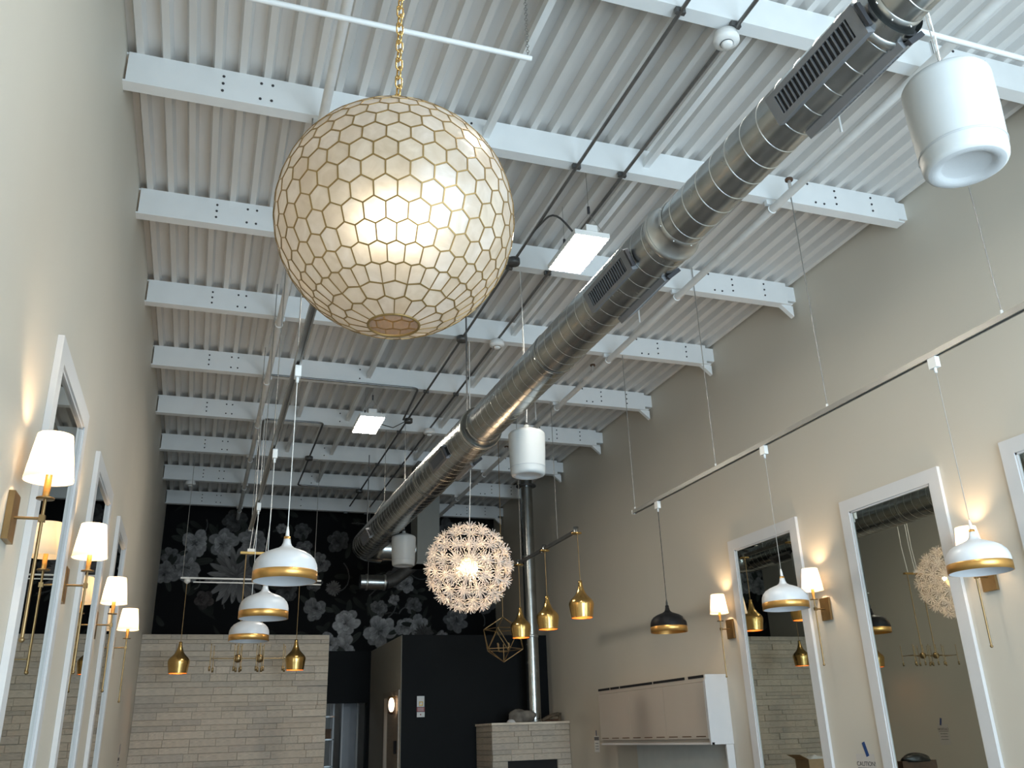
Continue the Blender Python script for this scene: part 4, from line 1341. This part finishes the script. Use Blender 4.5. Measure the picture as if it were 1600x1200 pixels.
for (a, b_) in ((CY0 + 0.03, CY0 + 0.34), (CY0 + 0.42, CY0 + 1.14), (CY0 + 1.17, CY0 + 2.02), (CY0 + 2.05, CY0 + 2.30), (CY0 + 2.33, CY1)):
    MB().box(CX - 0.006, CX - 0.001, a, b_, CZ1 - 0.034, CZ1 - 0.008).build('black_slot', 'slot_black', o)
o = thing('cabinet_side_panel', 'slim white side panel standing below the wall cabinet', 'panel', (0, 0, 0))
MB().box(CX + 0.16, XR - 0.005, CY0 - 0.0, CY0 + 0.02, 0.9, CZ0 - 0.002).build('board', 'frame_white', o)
MB().box(CX + 0.10, XR - 0.003, CY0 - 0.01, CY0 + 0.03, 0.0, 0.9).build('foot', 'frame_white', o)
o = thing('backsplash', 'pale backsplash panel on the wall under the wall cabinet', 'panel', (0, 0, 0))
MB().box(XR - 0.014, XR - 0.002, CY0 + 0.03, 10.5, 0.92, CZ0 - 0.004).build('board', 'white_wall', o)
MB().box(XR - 0.020, XR - 0.014, CY0 + 0.03, 10.5, 0.92, 0.96).build('edge_strip', 'frame_white', o)

# ------------------------------------------------------------------ notices
def text_mesh(s, size, mat, parent, mw):
    cu = bpy.data.curves.new('lettering', 'FONT')
    cu.body = s
    cu.size = size
    cu.extrude = 0.0004
    cu.align_x = 'CENTER'
    cu.align_y = 'CENTER'
    tmp = bpy.data.objects.new('lettering_tmp', cu)
    COL.objects.link(tmp)
    dg = bpy.context.evaluated_depsgraph_get()
    me = bpy.data.meshes.new_from_object(tmp.evaluated_get(dg))
    bpy.data.objects.remove(tmp)
    me.materials.clear()
    me.materials.append(MATS[mat])
    return put('lettering', me, parent, mw=mw)

def notice(X, y, z, side, lab, h=0.30, w=0.22):
    o = thing('paper_notice', lab, 'notice', (X, y, z), 'taped paper notices')
    sx = side
    def bb(m_, a, b_, *r):
        xa, xb = sorted((sx * a, sx * b_)); m_.box(xa, xb, *r)
    m_ = MB(); bb(m_, 0.001, 0.0022, -w / 2, w / 2, -h, 0); m_.build('sheet', 'paper_clear', o)
    m_ = MB()
    m_.obox((sx * 0.0035, 0.02 * sx, 0.035), (1, 0, 0), (0, math.cos(0.3), sx * math.sin(0.3)), (0, -sx * math.sin(0.3), math.cos(0.3)), 0.0012, 0.035, 0.11)
    m_.build('tape_strip', 'tape_blue', o)
    # letters stand upright, facing the room
    if sx < 0:
        rot = Matrix(((0, 0, -1, 0), (-1, 0, 0, 0), (0, 1, 0, 0), (0, 0, 0, 1)))
    else:
        rot = Matrix(((0, 0, 1, 0), (1, 0, 0, 0), (0, 1, 0, 0), (0, 0, 0, 1)))
    text_mesh('CAUTION!', 0.047, 'ink', o, Matrix.Translation((sx * 0.0026, 0, -0.075)) @ rot)
    m_ = MB(); bb(m_, 0.0022, 0.003, -0.105, 0.105, -0.108, -0.103); m_.build('underline', 'ink', o)
    for k in range(3):
        m_ = MB(); bb(m_, 0.0022, 0.003, -0.075, 0.075, -0.145 - 0.04 * k, -0.137 - 0.04 * k); m_.build('text_line', 'ink_grey', o)
notice(XR, 6.40, 1.375, -1, 'taped CAUTION notice between the two right mirrors')
notice(XL, 11.8, 1.56, 1, 'taped caution notice on the far left wall, seen in mirror')
o = thing('paper_notice', 'small white paper notice with dark heading left of the cabinet', 'notice', (XR, 11.72, 1.56), 'taped paper notices')
MB().box(-0.0025, -0.001, -0.08, 0.08, -0.20, 0.0).build('sheet', 'paper', o)
MB().box(-0.0035, -0.0025, -0.075, 0.075, -0.055, -0.012).build('heading', 'ink_grey', o)
for k in range(3):
    MB().box(-0.0035, -0.0025, -0.05, 0.05, -0.095 - 0.035 * k, -0.088 - 0.035 * k).build('text_line', 'ink_grey', o)
MB().box(-0.0045, -0.0025, -0.01, 0.01, 0.0, 0.07).build('tape_strip', 'tape_blue', o)

o = thing('wall_sign_plate', 'white wall plate with gold square and red stripe on dark wall', 'sign', (3.148, DPY, 1.89))
MB().box(-0.055, 0.055, -0.008, -0.001, 0.14, 0.29).build('upper_plate', 'paper', o)
MB().box(-0.025, 0.035, -0.011, -0.008, 0.155, 0.215).build('gold_square', 'sign_gold', o)
MB().box(-0.012, 0.022, -0.0125, -0.011, 0.172, 0.200).build('gold_inset', 'paper', o)
MB().box(-0.058, 0.060, -0.009, -0.001, 0.075, 0.135).build('red_stripe', 'sign_red', o)
for k in range(3):
    MB().box(-0.045, 0.047, -0.0096, -0.009, 0.086 + 0.017 * k, 0.091 + 0.017 * k).build('text_line', 'paper', o)
MB().box(-0.055, 0.06, -0.008, -0.001, 0.0, 0.070).build('lower_plate', 'paper', o)
MB().box(-0.008, 0.008, -0.0092, -0.008, 0.025, 0.045).build('red_mark', 'sign_red', o)

# ------------------------------------------------------------------ low furniture, seen only in the mirrors
o = thing('work_table', 'low work table in the middle of the room, seen in mirrors', 'table', (2.2, 11.2, 0))
MB().box(-0.6, 0.6, -0.35, 0.35, 0.90, 0.94).build('top', 'wood_beige', o)
for sx in (-1, 1):
    for sy in (-1, 1):
        MB().box(sx * 0.55 - 0.025, sx * 0.55 + 0.025, sy * 0.3 - 0.025, sy * 0.3 + 0.025, 0, 0.90).build('leg', 'steel_dark', o)
o = thing('open_carton', 'open pale carton with glass pieces inside, on the work table', 'box', (2.20, 11.1, 0.94))
b = MB().box(-0.2, 0.2, -0.15, -0.144, 0, 0.24).box(-0.2, 0.2, 0.144, 0.15, 0, 0.24).box(-0.2, -0.194, -0.144, 0.144, 0, 0.24).box(0.194, 0.2, -0.144, 0.144, 0, 0.24).box(-0.194, 0.194, -0.144, 0.144, 0, 0.006)
b.build('body', 'cardboard', o)
MB().obox((0.26, 0, 0.27), (0.9, 0, 0.43), (0, 1, 0), (-0.43, 0, 0.9), 0.14, 0.3, 0.005).build('flap', 'cardboard', o)
lump('glass_pieces', (0, 0, 0.22), (0.13, 0.1, 0.07), 12, 'crystal', o)
o = thing('black_bag', 'crumpled black bag lying on the work table beside the carton', 'bag', (1.72, 11.1, 0.94))
lump('bag', (0, 0, 0.075), (0.19, 0.17, 0.2), 21, 'bag_black', o)
lump('knot', (0.02, 0, 0.25), (0.05, 0.05, 0.07), 22, 'bag_black', o)
for (x, y, lab) in ((1.75, 9.4, 'brown leather styling chair, seen in the middle right mirror'),):
    o = thing('styling_chair', lab, 'chair', (x, y, 0))
    MB().lathe([(0.0001, 0), (0.3, 0), (0.3, 0.02), (0.04, 0.05), (0.04, 0.42), (0.0001, 0.42)], 28).build('base', 'galvanized', o)
    MB().box(-0.27, 0.27, -0.26, 0.26, 0.42, 0.54).build('seat', 'leather_brown', o)
    MB().box(-0.26, 0.26, 0.22, 0.31, 0.54, 1.16).build('backrest', 'leather_brown', o)
    for s_ in (-1, 1):
        MB().box(s_ * 0.29 - 0.03, s_ * 0.29 + 0.03, -0.22, 0.24, 0.70, 0.75).box(s_ * 0.29 - 0.02, s_ * 0.29 + 0.02, -0.02, 0.03, 0.48, 0.70).build('armrest', 'bag_black', o)
    lump('draped_bag', (0.02, 0.26, 1.17), (0.2, 0.1, 0.07), 31, 'bag_black', o)
